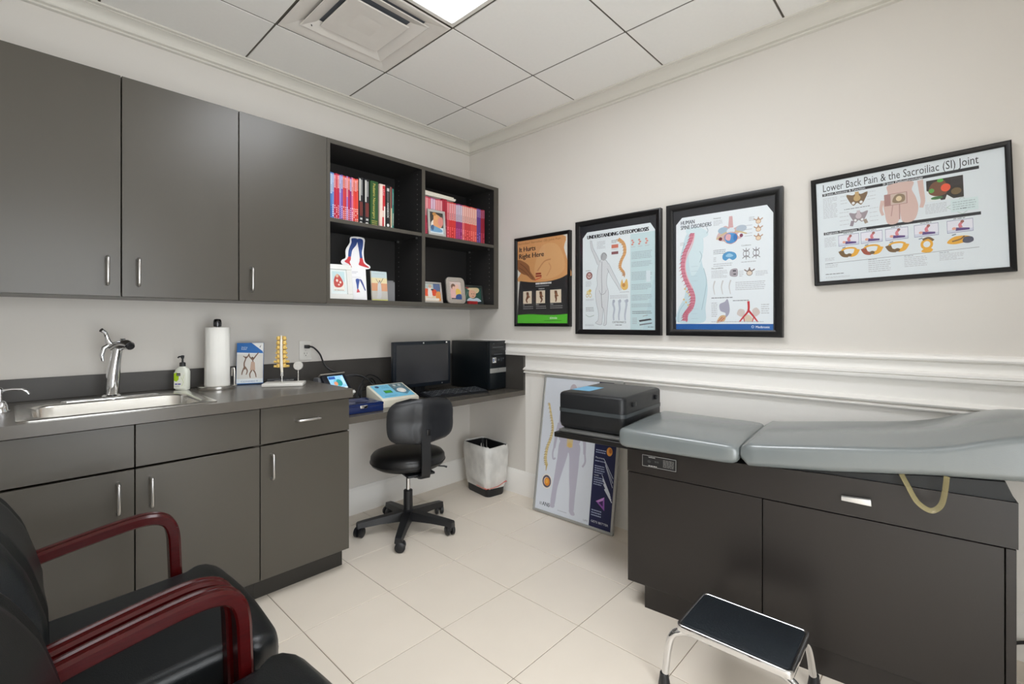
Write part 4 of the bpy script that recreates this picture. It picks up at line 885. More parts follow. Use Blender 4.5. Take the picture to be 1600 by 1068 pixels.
t = thing('acrylic_holder', 'small grey acrylic card holder beside the picture book', 'holder', (-.845, -.20, ZB + .0004), R(-4))
M_ACR = mat('grey_acrylic', (126, 126, 128), .15, var=.04)
part('shell', MB().box(-.028, .03, 0, .003, 0, .125, r=.001, seg=1).box(-.028, .03, .02, .023, 0, .135, r=.001, seg=1).box(-.028, -.025, .003, .02, 0, .12).box(.027, .03, .003, .02, 0, .12), M_ACR, t)
part('cards', B(-.024, .026, .004, .018, .0, .12), mat('grey_cards', (104, 104, 108), .6), t)

# ================================================================== WALL POSTERS
def poster(name, label, yc, zc, w_, h_, bord, draw, fm=M_FRAMEB, tilt=0, th=.028, inset=None, inner=None):
    t = thing(name, label, 'poster', (-.0008, yc, zc)); t.rotation_euler = (0, R(-tilt), R(-90))
    a_, b_ = w_ / 2, h_ / 2
    mb = MB(); prof = [(0, 0), (0, -th), (bord * .25, -th - .002), (bord * .7, -th + .002), (bord, -th + .008), (bord, 0)]
    mb.loft([[(sx * (a_ - d), y, sz * (b_ - d)) for d, y in prof] for sx, sz in ((-1, -1), (1, -1), (1, 1), (-1, 1), (-1, -1))], caps=False)
    part('frame', mb, fm, t, 30)
    part('backing', B(-a_ + bord * .5, a_ - bord * .5, -.0155, -.001, -b_ + bord * .5, b_ - bord * .5), M_MATB, t, 0)
    art = Art(w_ - 2 * bord, h_ - 2 * bord, y=-.0158); draw(art); art.build('artwork', t)
    part('glass', B(-a_ + bord * .97, a_ - bord * .97, -.0205, -.0195, -b_ + bord * .97, b_ - bord * .97), M_GLASS, t, 0)
    return t
INK = (36, 38, 44); GR = (186, 190, 195)
def fig(a, cx, v0, v1, c, wid=.02, pose=0):
    H_ = v1 - v0
    a.ell(cx, v1 - .06 * H_, wid * .8, .06 * H_, c); a.stroke([(cx, v1 - .1 * H_), (cx + .3 * wid, v0 + .6 * H_), (cx - .2 * wid, v0 + .45 * H_)], (wid * 1.5, wid * 1.3), c); a.stroke([(cx, v0 + .5 * H_), (cx + pose * wid, v0 + .25 * H_), (cx, v0)], (wid * 1.2, wid * .5), c)
def d_hurts(a):
    a.rect(0, 0, 1, 1, (224, 222, 214)).poly(cat([(0, 1.0), (.9, 1.0), (.93, .85), (1.0, .68), (1.0, .5), (.05, .5), (.07, .62), (0, .72)], 4), (214, 158, 104)).rect(0, .8, .9, 1, (214, 158, 104))
    a.blob([(.35, .62), (.5, .9), (.8, .9), (.95, .66), (.8, .54), (.5, .52)], (220, 170, 118)); a.stroke([(.42, .62), (.55, .72), (.68, .74)], .02, (196, 140, 94)); a.stroke([(.6, .55), (.68, .64), (.64, .7)], .015, (204, 146, 98))
    a.text('Sacroiliac? Sacroiliac (SI) Joint Pain', .01, .955, .020, (150, 96, 48), width=.86); a.text('It Hurts', .03, .868, .048, INK, width=.345, bold=.07).text('Right Here', .025, .785, .048, INK, width=.52, bold=.07)
    a.blob([(0, .66), (0, .77), (.12, .75), (.24, .69), (.27, .62), (.35, .55), (.37, .515), (.3, .52), (.2, .575), (.1, .6)], (150, 100, 66)); a.stroke([(.05, .73), (.18, .66), (.33, .53)], .012, (116, 74, 48)); a.stroke([(.03, .68), (.14, .63), (.24, .57)], .010, (116, 74, 48))
    a.rect(.38, .575, .49, .595, (140, 44, 30)).rect(.38, .548, .5, .566, (150, 50, 34)); a.stroke([(.5, .54), (.36, .51)], .012, (206, 60, 44))
    a.poly([(0, .09), (.0, .4), (.05, .515)] + cat([(.05, .515), (.3, .49), (.6, .485), (.85, .51), (1, .55)], 5, False) + [(1, .09)], (42, 42, 44)).poly([(0, .09), (0, .44), (.05, .515), (.02, .36), (.005, .2)], (214, 212, 206))
    a.lines(.38, .455, .7, .48, 1, (226, 226, 224), .8); a.lines(.38, .425, .66, .45, 1, (150, 150, 150)); a.text('Symptoms', .5, .40, .012, (226, 226, 224), align='c', bold=.02)
    for k, (u0, u1) in enumerate(((.12, .3), (.39, .57), (.67, .88))):
        a.rect(u0, .235, u1, .385, (226, 212, 190)); fig(a, (u0 + u1) / 2, .245, .375, (110, 70, 46), .035, (-.6, .8, .3)[k]); a.stroke([((u0 + u1) / 2, .34), ((u0 + u1) / 2 + .05, .31)], .02, (150, 104, 74))
        a.text(('Sit', 'Bend', 'Walk')[k], u0, .215, .012, (226, 226, 222)); a.lines(u0, .165, u1 + .03, .21, 2, (140, 140, 140))
    a.poly([(0, 0), (1, 0)] + cat([(1, .105), (.75, .095), (.5, .1), (.25, .108), (0, .1)], 4, False), (84, 190, 44)).text('zimvie', .66, .05, .022, (240, 245, 236), width=.14, bold=.02); a.lines(.55, .02, .9, .04, 1, (50, 120, 30))
poster('framed_poster', 'narrow black-framed poster reading It Hurts Right Here', -.746, 1.5, .482, .622, .022, d_hurts)
def sheet(a, c=(224, 232, 236)):
    a.rect(-.02, -.02, 1.02, 1.02, (30, 32, 38)); a.poly([(.035, .0), (.985, .0), (.985, .87), (.93, .935), (.1, .935), (.035, .88)], c)
def spine_art(a, pts, w0, w1, c, c2, n=22, proc=.02):
    a.stroke(pts, (w0, w1), c)
    q = cat(pts, 12, False); m_ = len(q)
    for k in range(n):
        p = q[int(k / n * (m_ - 1))]; t_ = k / n; w_ = w0 + (w1 - w0) * t_
        a.stroke([(p[0] - w_ * .5, p[1]), (p[0] + w_ * .5, p[1] - .002)], .0045, c2, False)
        a.stroke([(p[0] - w_ * .4, p[1]), (p[0] - w_ * .5 - proc, p[1] - proc * .8)], (w_ * .22, .003), c2, False)
def d_osteo(a):
    sheet(a); a.rect(.685, .0, .985, .86, (196, 218, 222)); a.poly([(.985, .0), (.985, .5), (.84, .0)], (188, 212, 218))
    a.text('UNDERSTANDING OSTEOPOROSIS', .10, .868, .032, (24, 26, 34), width=.81, bold=.12)
    body = [(.30, .66), (.26, .60), (.24, .50), (.245, .42), (.22, .36), (.23, .26), (.26, .16), (.255, .09), (.22, .06), (.30, .045), (.315, .10), (.33, .2), (.345, .09), (.33, .04), (.37, .05), (.375, .12), (.39, .24), (.40, .34), (.375, .42), (.38, .5), (.40, .55), (.39, .62), (.35, .655)]
    a.blob(body, (214, 218, 222)); a.stroke(body, .004, (140, 146, 154), closed=True)
    a.stroke([(.27, .62), (.22, .70), (.17, .78), (.155, .85)], (.04, .016), (210, 214, 218)); a.stroke([(.25, .61), (.2, .7), (.155, .78), (.145, .855)], .004, (140, 146, 154)); a.stroke([(.29, .63), (.235, .71), (.185, .78), (.165, .85)], .004, (140, 146, 154))
    a.stroke([(.385, .6), (.46, .50), (.53, .40), (.56, .36)], (.04, .014), (212, 216, 220)); a.stroke([(.40, .62), (.475, .51), (.545, .41), (.57, .36)], .004, (140, 146, 154)); a.stroke([(.38, .57), (.44, .49), (.52, .395), (.55, .355)], .004, (140, 146, 154))
    a.ell(.335, .685, .045, .038, (176, 178, 182)); a.stroke([(.3, .66), (.33, .72), (.375, .69)], .006, (120, 124, 130)); a.stroke([(.31, .64), (.305, .5), (.31, .36), (.305, .34)], .006, (130, 134, 142)); a.stroke([(.30, .34), (.31, .22), (.325, .2)], .006, (110, 114, 120))
    a.stroke([(.27, .37), (.3, .33), (.35, .34), (.37, .37)], .005, (150, 154, 160))
    spine_art(a, [(.53, .83), (.60, .78), (.615, .70), (.57, .63), (.555, .57), (.60, .52), (.605, .49)], .042, .03, (214, 164, 110), (180, 126, 84), 18, .012); a.stroke([(.60, .52), (.612, .475)], (.03, .005), (190, 150, 120))
    a.rect(.44, .752, .53, .785, (206, 120, 100)).rect(.44, .695, .53, .72, (126, 80, 84)); a.text('Normal', .44, .80, .010, INK); a.lines(.44, .735, .53, .748, 1, GR); a.lines(.44, .81, .52, .83, 2, (130, 134, 140))
    a.blob([(.56, .40), (.58, .46), (.60, .42), (.64, .46), (.655, .38), (.60, .36)], (224, 186, 110)); a.ell(.6, .405, .02, .018, (196, 140, 80)); a.lines(.55, .335, .67, .35, 1, GR)
    a.ell(.13, .515, .045, .036, (206, 176, 172)).ring(.13, .515, .045, .036, .012, (120, 60, 60)); a.stroke([(.1, .53), (.13, .51), (.16, .53)], .008, (140, 84, 80)); a.lines(.08, .56, .15, .57, 1, (90, 94, 100)); a.lines(.08, .41, .16, .465, 4, GR)
    a.ell(.12, .355, .03, .02, (226, 214, 160)); a.ring(.1, .325, .018, .018, .006, (190, 160, 80)); a.ring(.145, .325, .02, .02, .006, (206, 180, 100)); a.ell(.14, .37, .02, .015, (214, 190, 110)); a.lines(.08, .275, .2, .295, 2, GR)
    a.lines(.08, .17, .2, .215, 3, (150, 154, 158)); a.stroke([(.08, .14), (.13, .12), (.2, .135)], .006, (150, 170, 160)); a.lines(.07, .03, .2, .05, 2, (180, 184, 190)); a.lines(.24, .76, .36, .835, 6, GR)
    a.lines(.42, .285, .66, .32, 3, GR)
    for k, x_ in enumerate((.47, .54, .62)):
        a.stroke([(x_, .27), (x_ - .008 + .012 * k, .235), (x_ + .008, .19), (x_ - .004, .13), (x_, .085)], (.03, .016), (184, 192, 204)); a.ell(x_ + .012 * k, .262, .016, .016, (172, 180, 194))
    a.text('OSTEONICS', .45, .06, .016, (60, 64, 72), width=.18, bold=.02); a.lines(.49, .035, .58, .05, 1, (110, 114, 120))
    for k in range(3):
        u_ = .71 + k * .085
        for q in range(3): a.ell(u_ + .012 * (q % 2), .80 - .018 * q, .014, .008, (214, 142, 130))
        a.lines(u_ - .015, .735, u_ + .04, .75, 1, GR)
    for v0, v1, n_ in ((.63, .70, 5), (.56, .61, 4), (.44, .52, 6), (.355, .41, 4), (.26, .315, 4), (.2, .235, 3)): a.lines(.70, v0, .95, v1, n_, (160, 174, 182))
    a.rect(.88, .42, .93, .52, (214, 226, 232)); a.lines(.71, .14, .95, .17, 2, (120, 124, 130)); a.poly([(.79, .085), (.93, .1), (.95, .088), (.8, .07)], (60, 56, 60)).poly([(.8, .05), (.95, .065), (.95, .055), (.8, .038)], (120, 124, 130)); a.stroke([(.84, .12), (.9, .13)], .006, (150, 150, 150)); a.lines(.71, .05, .77, .11, 4, (170, 180, 186)); a.lines(.9, .02, .97, .03, 1, INK)
poster('framed_poster', 'black-framed poster titled Understanding Osteoporosis', -1.3185, 1.4965, .571, .707, .03, d_osteo)
def vertebra_art(a, u, v, s, c1, c2):
    a.ell(u, v, .03 * s, .022 * s, c1); a.ring(u, v, .03 * s, .022 * s, .006 * s, c2); a.stroke([(u - .05 * s, v + .03 * s), (u - .02 * s, v + .015 * s), (u, v + .03 * s), (u + .02 * s, v + .015 * s), (u + .05 * s, v + .03 * s)], .012 * s, c2); a.stroke([(u, v + .02 * s), (u, v + .045 * s)], .012 * s, c2)
def d_spine(a):
    sheet(a, (226, 233, 238))
    a.blob([(.16, .80), (.10, .66), (.08, .55), (.13, .40), (.13, .28), (.06, .17), (.05, .06), (.33, .06), (.35, .18), (.37, .36), (.32, .52), (.31, .6), (.33, .68), (.30, .78)], (196, 218, 226)); a.blob([(.17, .66), (.2, .78), (.3, .76), (.33, .66), (.28, .5), (.2, .45)], (208, 226, 232)); a.stroke([(.13, .72), (.09, .62), (.09, .52), (.13, .43)], .006, (150, 186, 196)); a.stroke([(.31, .16), (.345, .3), (.36, .4), (.33, .5)], .005, (150, 180, 190)); a.stroke([(.29, .55), (.31, .6), (.29, .64)], .004, (130, 160, 172)); a.stroke([(.06, .06), (.07, .15), (.13, .22)], .005, (150, 186, 196))
    a.blob([(.15, .80), (.16, .84), (.27, .84), (.36, .80), (.37, .76), (.26, .74)], (208, 226, 232)); a.stroke([(.36, .83), (.375, .80), (.36, .78)], .005, (140, 166, 176))
    spine_art(a, [(.215, .795), (.185, .72), (.13, .63), (.11, .53), (.135, .43), (.19, .34), (.22, .26), (.20, .185), (.145, .13), (.135, .07)], .042, .055, (206, 132, 150), (176, 74, 98), 30, .02)
    a.stroke([(.235, .78), (.21, .70), (.15, .60), (.135, .52), (.155, .44), (.21, .34)], .010, (226, 176, 186)); a.stroke([(.20, .19), (.15, .14), (.15, .06)], (.05, .008), (196, 110, 130))
    for k in range(6): a.ell(.12 + .012 * k, .25 - .012 * k + .1 * (k % 2), .01, .008, (220, 190, 130))
    a.text('HUMAN', .085, .875, .030, (60, 70, 84), width=.15, bold=.04).text('SPINE DISORDERS', .085, .835, .030, (60, 70, 84), width=.325, bold=.04)
    # vertebra illustration
    a.blob([(.50, .79), (.55, .82), (.61, .79), (.69, .81), (.73, .78), (.66, .74), (.7, .71), (.61, .7), (.52, .7), (.46, .73)], (206, 178, 178)); a.ell(.525, .785, .05, .026, (160, 186, 206)).ell(.7, .785, .05, .026, (176, 190, 204)); a.stroke([(.60, .80), (.60, .89)], (.05, .03), (206, 166, 168)); a.stroke([(.46, .72), (.55, .765), (.66, .765), (.75, .74)], .014, (206, 186, 140)); a.ell(.6, .775, .04, .022, (214, 224, 232))
    a.blob([(.54, .72), (.56, .755), (.63, .755), (.67, .72), (.62, .675), (.57, .68)], (72, 142, 200)); a.blob([(.55, .715), (.56, .75), (.6, .745), (.59, .70)], (222, 170, 178)); a.ell(.645, .72, .02, .03, (50, 116, 184)); a.ell(.5, .72, .018, .014, (110, 40, 50)).ell(.7, .73, .016, .014, (120, 50, 80)); a.ring(.6, .72, .07, .047, .006, (196, 140, 130))
    for q in ((.855, .82), (.855, .76), (.855, .695)): vertebra_art(a, q[0], q[1], .8, (226, 206, 180), (176, 140, 116))
    a.lines(.43, .83, .52, .875, 4, GR); a.lines(.77, .83, .82, .865, 3, GR); a.text('Anatomy', .43, .885, .010, INK)
    for v_ in (.80, .77, .74, .72): a.stroke([(.73, v_), (.8, v_)], .003, (150, 154, 160), False)
    a.blob([(.52, .565), (.53, .60), (.58, .615), (.64, .60), (.655, .565), (.62, .545), (.585, .56), (.55, .545)], (84, 152, 200)); a.blob([(.55, .58), (.585, .60), (.625, .58), (.59, .57)], (150, 196, 224)); a.lines(.43, .60, .55, .64, 3, (150, 156, 162)); a.lines(.43, .50, .62, .53, 2, GR); a.lines(.43, .54, .46, .58, 3, GR)
    for u_ in (.745, .835):
        a.stroke([(u_ - .03, .62), (u_, .6), (u_ + .03, .62)], .006, (96, 92, 98)); a.stroke([(u_ - .035, .55), (u_, .57), (u_ + .035, .55)], .006, (96, 92, 98)); a.ring(u_, .585, .03, .028, .005, (110, 106, 112)); a.stroke([(u_, .54), (u_, .63)], .006, (130, 126, 132))
    a.text('Conditions', .70, .645, .010, (70, 74, 80)); a.lines(.70, .515, .84, .53, 1, GR); a.text('Disc problems', .41, .485, .010, INK, bold=.02); a.lines(.41, .41, .57, .475, 6, GR); a.blob([(.59, .43), (.6, .47), (.66, .475), (.665, .42), (.62, .415)], (166, 160, 168)); a.rect(.62, .455, .65, .465, (60, 58, 66)).rect(.625, .43, .65, .438, (60, 58, 66)); vertebra_art(a, .775, .435, .95, (220, 206, 192), (130, 116, 110)); a.lines(.83, .41, .94, .45, 4, GR); a.lines(.68, .41, .72, .46, 4, GR)
    for u_ in (.435, .515, .59): a.stroke([(u_ + .01, .39), (u_ - .005, .34), (u_ + .008, .28)], (.014, .006), (196, 196, 196))
    a.lines(.645, .305, .92, .375, 5, GR); a.lines(.41, .245, .62, .262, 1, (130, 134, 140)); a.lines(.62, .22, .78, .235, 1, (130, 134, 140)); a.lines(.41, .10, .47, .22, 8, GR)
    a.blob([(.49, .20), (.54, .22), (.57, .24), (.59, .17), (.58, .12), (.54, .09), (.55, .13), (.50, .15)], (164, 164, 182)); a.blob([(.46, .06), (.5, .11), (.55, .11), (.54, .07), (.48, .055)], (206, 172, 130)); a.stroke([(.47, .06), (.52, .1)], .008, (180, 90, 90)); a.stroke([(.495, .06), (.54, .095)], .008, (190, 100, 90))
    a.blob([(.66, .12), (.68, .16), (.73, .15), (.72, .1)], (206, 196, 192)); a.blob([(.8, .15), (.84, .17), (.87, .13), (.82, .1)], (206, 196, 192)); a.blob([(.72, .08), (.76, .12), (.81, .08), (.77, .06)], (214, 200, 180))
    a.stroke([(.765, .22), (.765, .15), (.72, .1), (.68, .06)], (.022, .012), (196, 44, 56)); a.stroke([(.765, .15), (.815, .1), (.85, .06)], (.02, .012), (196, 44, 56)); a.stroke([(.72, .1), (.73, .06)], .008, (196, 60, 66)); a.stroke([(.815, .1), (.80, .06)], .008, (196, 60, 66)); a.lines(.88, .12, .95, .2, 5, GR); a.lines(.41, .055, .92, .07, 1, (190, 194, 200)); a.lines(.08, .70, .13, .73, 3, GR)
    for v_ in (.52, .48, .44, .4, .17, .13, .09): a.stroke([(.2, v_), (.27, v_)], .0025, (170, 190, 200), False)
    a.rect(.035, -.0, .985, .046, (22, 92, 166)).text('Medtronic', .83, .014, .017, (236, 242, 248), width=.125, bold=.02).ring(.805, .024, .012, .010, .004, (220, 232, 244))
poster('framed_poster', 'black-framed poster titled Human Spine Disorders', -1.921, 1.498, .568, .708, .034, d_spine)
def pelvis(a, u, v, s, c, d):
    a.blob([(u - .055 * s, v + .05 * s), (u - .04 * s, v - .01 * s), (u - .02 * s, v - .05 * s), (u, v - .03 * s), (u + .02 * s, v - .05 * s), (u + .04 * s, v - .01 * s), (u + .055 * s, v + .05 * s), (u + .02 * s, v + .04 * s), (u, v + .06 * s), (u - .02 * s, v + .04 * s)], c)
    a.ell(u, v + .01 * s, .018 * s, .026 * s, d); a.ell(u - .02 * s, v - .028 * s, .008 * s, .012 * s, (224, 226, 226)); a.ell(u + .02 * s, v - .028 * s, .008 * s, .012 * s, (224, 226, 226)); a.stroke([(u, v + .03 * s), (u, v + .065 * s)], .02 * s, d)
def d_si(a):
    a.rect(-.02, -.02, 1.02, 1.02, (216, 224, 229))
    a.text('Lower Back Pain & the Sacroiliac (SI) Joint', .04, .905, .046, (28, 30, 36), width=.845)
    a.rect(.038, .858, .885, .885, (24, 26, 32)).text('SI Joint Anatomy & Function', .045, .863, .013, (220, 224, 228), bold=.02).text('SI Joint Pathophysiology', .40, .863, .013, (220, 224, 228), bold=.02)
    a.rect(.038, .465, .885, .492, (24, 26, 32)).text('Diagnosis Provocative Tests', .045, .470, .013, (220, 224, 228), bold=.02)
    a.lines(.04, .63, .13, .84, 14, GR); pelvis(a, .25, .775, 1.15, (120, 96, 70), (190, 160, 110)); pelvis(a, .255, .60, 1.0, (150, 140, 146), (196, 184, 190)); a.stroke([(.22, .57), (.21, .52)], .02, (140, 130, 140)); a.stroke([(.29, .57), (.3, .53)], .02, (150, 134, 120))
    for v_ in (.82, .78, .75): a.lines(.15, v_, .19, v_ + .012, 1, GR); a.lines(.31, v_, .36, v_ + .012, 1, GR)
    for v_ in (.66, .62, .58, .54): a.lines(.14, v_, .2, v_ + .012, 1, GR); a.lines(.32, v_, .37, v_ + .012, 1, GR)
    a.lines(.17, .685, .33, .70, 1, (120, 124, 130))
    SK = (206, 178, 170); a.poly(cat([(.43, .855), (.425, .78), (.40, .70), (.405, .60), (.42, .495), (.475, .495), (.487, .60), (.5, .495), (.56, .495), (.585, .60), (.575, .70), (.555, .78), (.56, .855)], 4), SK)
    a.stroke([(.60, .85), (.605, .75), (.61, .66), (.60, .60)], (.03, .02), SK); a.stroke([(.395, .72), (.385, .64), (.395, .58)], (.02, .016), SK); a.stroke([(.487, .66), (.485, .52)], .006, (170, 136, 130)); a.stroke([(.44, .56), (.45, .66)], .006, (180, 146, 140))
    a.poly([(.405, .66), (.53, .66), (.53, .77), (.405, .77)], (166, 128, 124)); a.poly([(.44, .665), (.525, .665), (.525, .765), (.44, .765)], (196, 176, 164)); a.blob([(.45, .69), (.46, .74), (.485, .76), (.515, .74), (.515, .69), (.485, .675)], (140, 120, 96)); a.ell(.485, .715, .016, .024, (216, 196, 160))
    a.rect(.63, .64, .81, .83, (40, 34, 30)).poly([(.63, .64), (.63, .74), (.68, .70), (.7, .64)], (220, 226, 226)).blob([(.64, .72), (.66, .80), (.72, .81), (.73, .7), (.68, .68)], (110, 70, 46)).ell(.725, .745, .024, .035, (226, 84, 50)).ell(.655, .735, .014, .02, (90, 160, 70)).ell(.70, .815, .016, .016, (84, 170, 70)).ell(.68, .665, .03, .014, (60, 110, 60)).rect(.75, .75, .81, .82, (50, 44, 44)).ell(.775, .70, .025, .03, (110, 90, 56)).poly([(.72, .64), (.73, .68), (.76, .64)], (220, 226, 226))
    a.lines(.62, .53, .73, .62, 7, GR); a.ring(.80, .565, .075, .075, .004, (150, 180, 160), 4); a.rect(.745, .515, .875, .625, (206, 222, 224)); a.lines(.755, .53, .865, .61, 4, (170, 186, 190)); a.lines(.79, .535, .82, .545, 1, INK)
    a.lines(.04, .34, .115, .44, 7, GR)
    for k, u in enumerate((.19, .325, .465, .62, .785)):
        a.rect(u - .062, .335, u + .062, .445, (120, 122, 160)).rect(u - .06, .339, u + .06, .441, (222, 222, 232)).rect(u - .06, .339, u + .06, .362, (200, 206, 220)); a.lines(u - .03, .45, u + .03, .462, 1, INK)
        a.stroke([(u - .02, .365), (u + .045, .358)], (.022, .012), (84, 60, 120)); a.stroke([(u + .005, .375), (u + .0, .40), (u + .01, .42)], (.018, .014), (206, 120, 130)); a.ell(u + .012, .427, .009, .012, (150, 90, 80)); a.ell(u - .028, .372, .010, .012, (220, 160, 140))
        OC, OD = (222, 164, 46), (110, 84, 50)
        if k < 3:
            a.stroke([(u - .05, .29), (u - .035, .245), (u - .005, .232)], (.034, .02), (OD, (150, 70, 50), OD)[k]); a.stroke([(u + .05, .29), (u + .035, .245), (u + .005, .232)], (.034, .02), OC); a.stroke([(u - .045, .292), (u - .02, .308), (u + .02, .308), (u + .045, .292)], .012, OC); a.ell(u, .24, .015, .016, OD)
        elif k == 3:
            a.ring(u, .262, .032, .05, .014, OC); a.blob([(u - .03, .2), (u, .235), (u + .03, .21), (u + .01, .185)], OC); a.stroke([(u - .02, .305), (u + .01, .318), (u + .035, .29)], .014, OD)
        else:
            a.blob([(u - .065, .255), (u - .03, .3), (u + .03, .3), (u + .06, .27), (u + .02, .245), (u - .03, .235)], OC); a.blob([(u + .01, .25), (u + .02, .29), (u + .055, .285), (u + .06, .25), (u + .035, .235)], (70, 74, 92)); a.stroke([(u - .04, .26), (u, .275), (u + .02, .3)], .008, OD)
        a.stroke([(u - .04, .315), (u - .02, .322)], .006, (90, 110, 130))
    a.lines(.04, .20, .10, .235, 3, GR); a.stroke([(.045, .175), (.87, .19)], .0025, (110, 114, 120), False)
    for u0, u1, v0, n_ in ((.04, .12, .13, 2), (.30, .43, .05, 6), (.50, .62, .07, 6), (.68, .80, .10, 5)): a.lines(u0, v0, u1, .165, n_, GR); a.lines(u0, .168, u0 + .05, .178, 1, (110, 114, 120))
    a.lines(.04, .06, .16, .075, 1, (90, 94, 100)); a.lines(.04, .025, .2, .045, 2, GR)
poster('framed_poster', 'wide crooked black-framed poster titled Lower Back Pain', -2.6365, 1.6245, .622, .474, .018, d_si, tilt=1.85)

# ================================================================== LEANING BOARD
BW, BH = .585, .876
t = thing('display_board', 'aluminium-framed anatomy board leaning against wall behind table', 'board', (-.160, -1.083, .0036)); t.rotation_euler = (R(-8.6), 0, R(-90) + R(1.2))
mb = MB(); fb = .016
mb.box(-BW / 2, BW / 2, 0, .02, 0, fb, r=.002, seg=1).box(-BW / 2, BW / 2, 0, .02, BH - fb, BH, r=.002, seg=1).box(-BW / 2, -BW / 2 + fb, 0, .02, fb, BH - fb, r=.002, seg=1).box(BW / 2 - fb, BW / 2, 0, .02, fb, BH - fb, r=.002, seg=1)
part('frame', mb, M_ALU, t); part('corner_bracket', MB().box(BW / 2 - .06, BW / 2 + .001, -.001, .021, BH - .024, BH + .001, r=.002, seg=1), M_ALU, t)
part('panel', B(-BW / 2 + fb * .7, BW / 2 - fb * .7, .006, .014, fb * .7, BH - fb * .7), M_WHITE, t, 0)
a = Art(BW - 2 * fb, BH - 2 * fb, z0=fb, y=.0056); a.rect(0, 0, 1, 1, (222, 228, 238)).rect(.735, 0, 1, 1, (24, 30, 74))
LV = (190, 188, 205)
a.ell(.40, .915, .05, .05, (196, 186, 194)); a.blob([(.33, .86), (.25, .80), (.24, .6), (.30, .52), (.5, .52), (.56, .6), (.55, .8), (.47, .86)], LV)
a.blob([(.29, .54), (.255, .40), (.235, .26), (.22, .16), (.215, .06), (.27, .06), (.29, .18), (.325, .28), (.385, .42), (.40, .46), (.42, .42), (.44, .28), (.46, .18), (.475, .06), (.53, .055), (.535, .16), (.545, .28), (.55, .42), (.53, .54)], LV)
a.poly(cat([(.22, .065), (.20, .045), (.255, .038), (.275, .06)], 3), LV).poly(cat([(.47, .06), (.50, .03), (.55, .035), (.53, .06)], 3), LV)
a.stroke([(.245, .66), (.215, .56), (.20, .47)], (.05, .03), LV); a.stroke([(.20, .48), (.185, .43), (.20, .39), (.23, .40)], .02, LV); a.stroke([(.56, .66), (.60, .56), (.615, .47)], (.05, .03), LV); a.stroke([(.615, .48), (.63, .42), (.60, .38)], .022, LV)
a.rect(.37, .5, .45, .56, (216, 196, 150)).ell(.41, .515, .03, .02, (222, 190, 120)); a.stroke([(.41, .88), (.41, .55)], .03, (206, 196, 170))
spine_art(a, [(.07, .80), (.12, .70), (.155, .62), (.14, .54), (.10, .46), (.09, .38), (.115, .33)], .025, .04, (220, 202, 150), (164, 140, 96), 26, .012); a.stroke([(.115, .34), (.11, .29)], (.03, .006), (200, 176, 120))
a.ell(.135, .215, .075, .055, (236, 232, 226)).ring(.135, .215, .062, .046, .02, (96, 90, 104)); a.ell(.14, .213, .04, .031, (226, 140, 50)).ell(.135, .216, .022, .018, (240, 176, 80))
a.text('ANS', .10, .035, .034, (34, 40, 60), width=.105, bold=.02); a.text('III', .06, .036, .026, (90, 96, 110)); a.lines(.32, .03, .45, .036, 1, (140, 146, 156)); a.text('LIFE', .66, .018, .015, (150, 156, 170), width=.06); a.text('GETS BETTER', .757, .03, .017, (220, 224, 234), width=.21, bold=.01)
for v0, v1 in ((.56, .59), (.50, .53), (.44, .455), (.36, .42), (.28, .34), (.07, .12)): a.lines(.755, v0, .88, v1, max(1, int((v1 - v0) / .015)), (170, 180, 210))
a.text('Placement', .755, .465, .014, (220, 224, 236)); a.text('Leads', .755, .345, .014, (220, 224, 236)); a.ell(.92, .525, .035, .03, (232, 160, 70)).ell(.93, .53, .018, .016, (196, 110, 50))
for k in range(3): a.stroke([(.86 + .012 * k, .47 - .02 * k), (.985, .35 - .03 * k)], .006, (206, 214, 230), False)
for k in range(4): a.stroke([(.85 + .015 * k, .36 - .03 * k), (.96 + .01 * k, .24 - .016 * k)], (.006 + .004 * k, .01), (214, 220, 232), False)
a.poly([(.80, .175), (.90, .215), (.91, .125)], (150, 90, 180)).poly([(.835, .172), (.885, .19), (.888, .15)], (60, 30, 90)).poly([(.80, .175), (.90, .215), (.885, .19), (.835, .172)], (206, 150, 220))
a.build('print', t)

# ================================================================== EXAM TABLE
M_STRAP = mat('amber_vinyl', (180, 168, 124), .2, var=.05)
M_STRAP.node_tree.nodes['Principled BSDF'].inputs['Alpha'].default_value = .5
TO = (-.655, -1.752, 0); TR_ = R(-84.957)
t = thing('exam_table', 'grey padded medical exam table with dark brown cabinet base', 'exam table', TO, TR_)
part('body', MB().box(.001, 1.169, .021, .46, .098, .570), M_TBASE, t)
part('plinth', MB().box(.073, 1.165, .012, .44, 0, .0975), M_TBASE, t)
part('door', B(.001, .5235, 0, .0205, .0985, .569, r=.001, seg=1), M_TBASE, t); part('door', B(.5265, 1.1445, 0, .0205, .0985, .5685, r=.001, seg=1), M_TBASE, t)
part('end_stile', B(1.1475, 1.169, .002, .0205, .0985, .569, r=.001, seg=1), M_TBASE, t)
dr = part('drawer', MB().prism([(0, .5725), (1.172, .5725), (1.172, .704), (.72, .697), (.45, .684), (0, .668)], -.002, .46, 'y'), M_TBASE, t, 20)
part('top_frame', MB().prism([(.03, .668), (.45, .6845), (.72, .6975), (1.168, .7045), (1.148, .757), (1.0, .744), (.72, .705), (.46, .68), (.03, .67)], .004, .44, 'y'), mat('frame_black', (14, 18, 20), .5), t, 20)
mb = MB(); mb.prism([(.763, .624), (.763, .637), (.841, .642), (.843, .622)], -.022, -.0045, 'y', r=.002)
part('pull', mb, mat('pull_silver', (220, 219, 216), .3, .5), dr, label='silver tapered drawer pull')
mb = MB(); mb.box(.065, .214, -.0035, -.0021, .604, .657); lb = part('rating_label', mb, M_FRAMEB, dr)
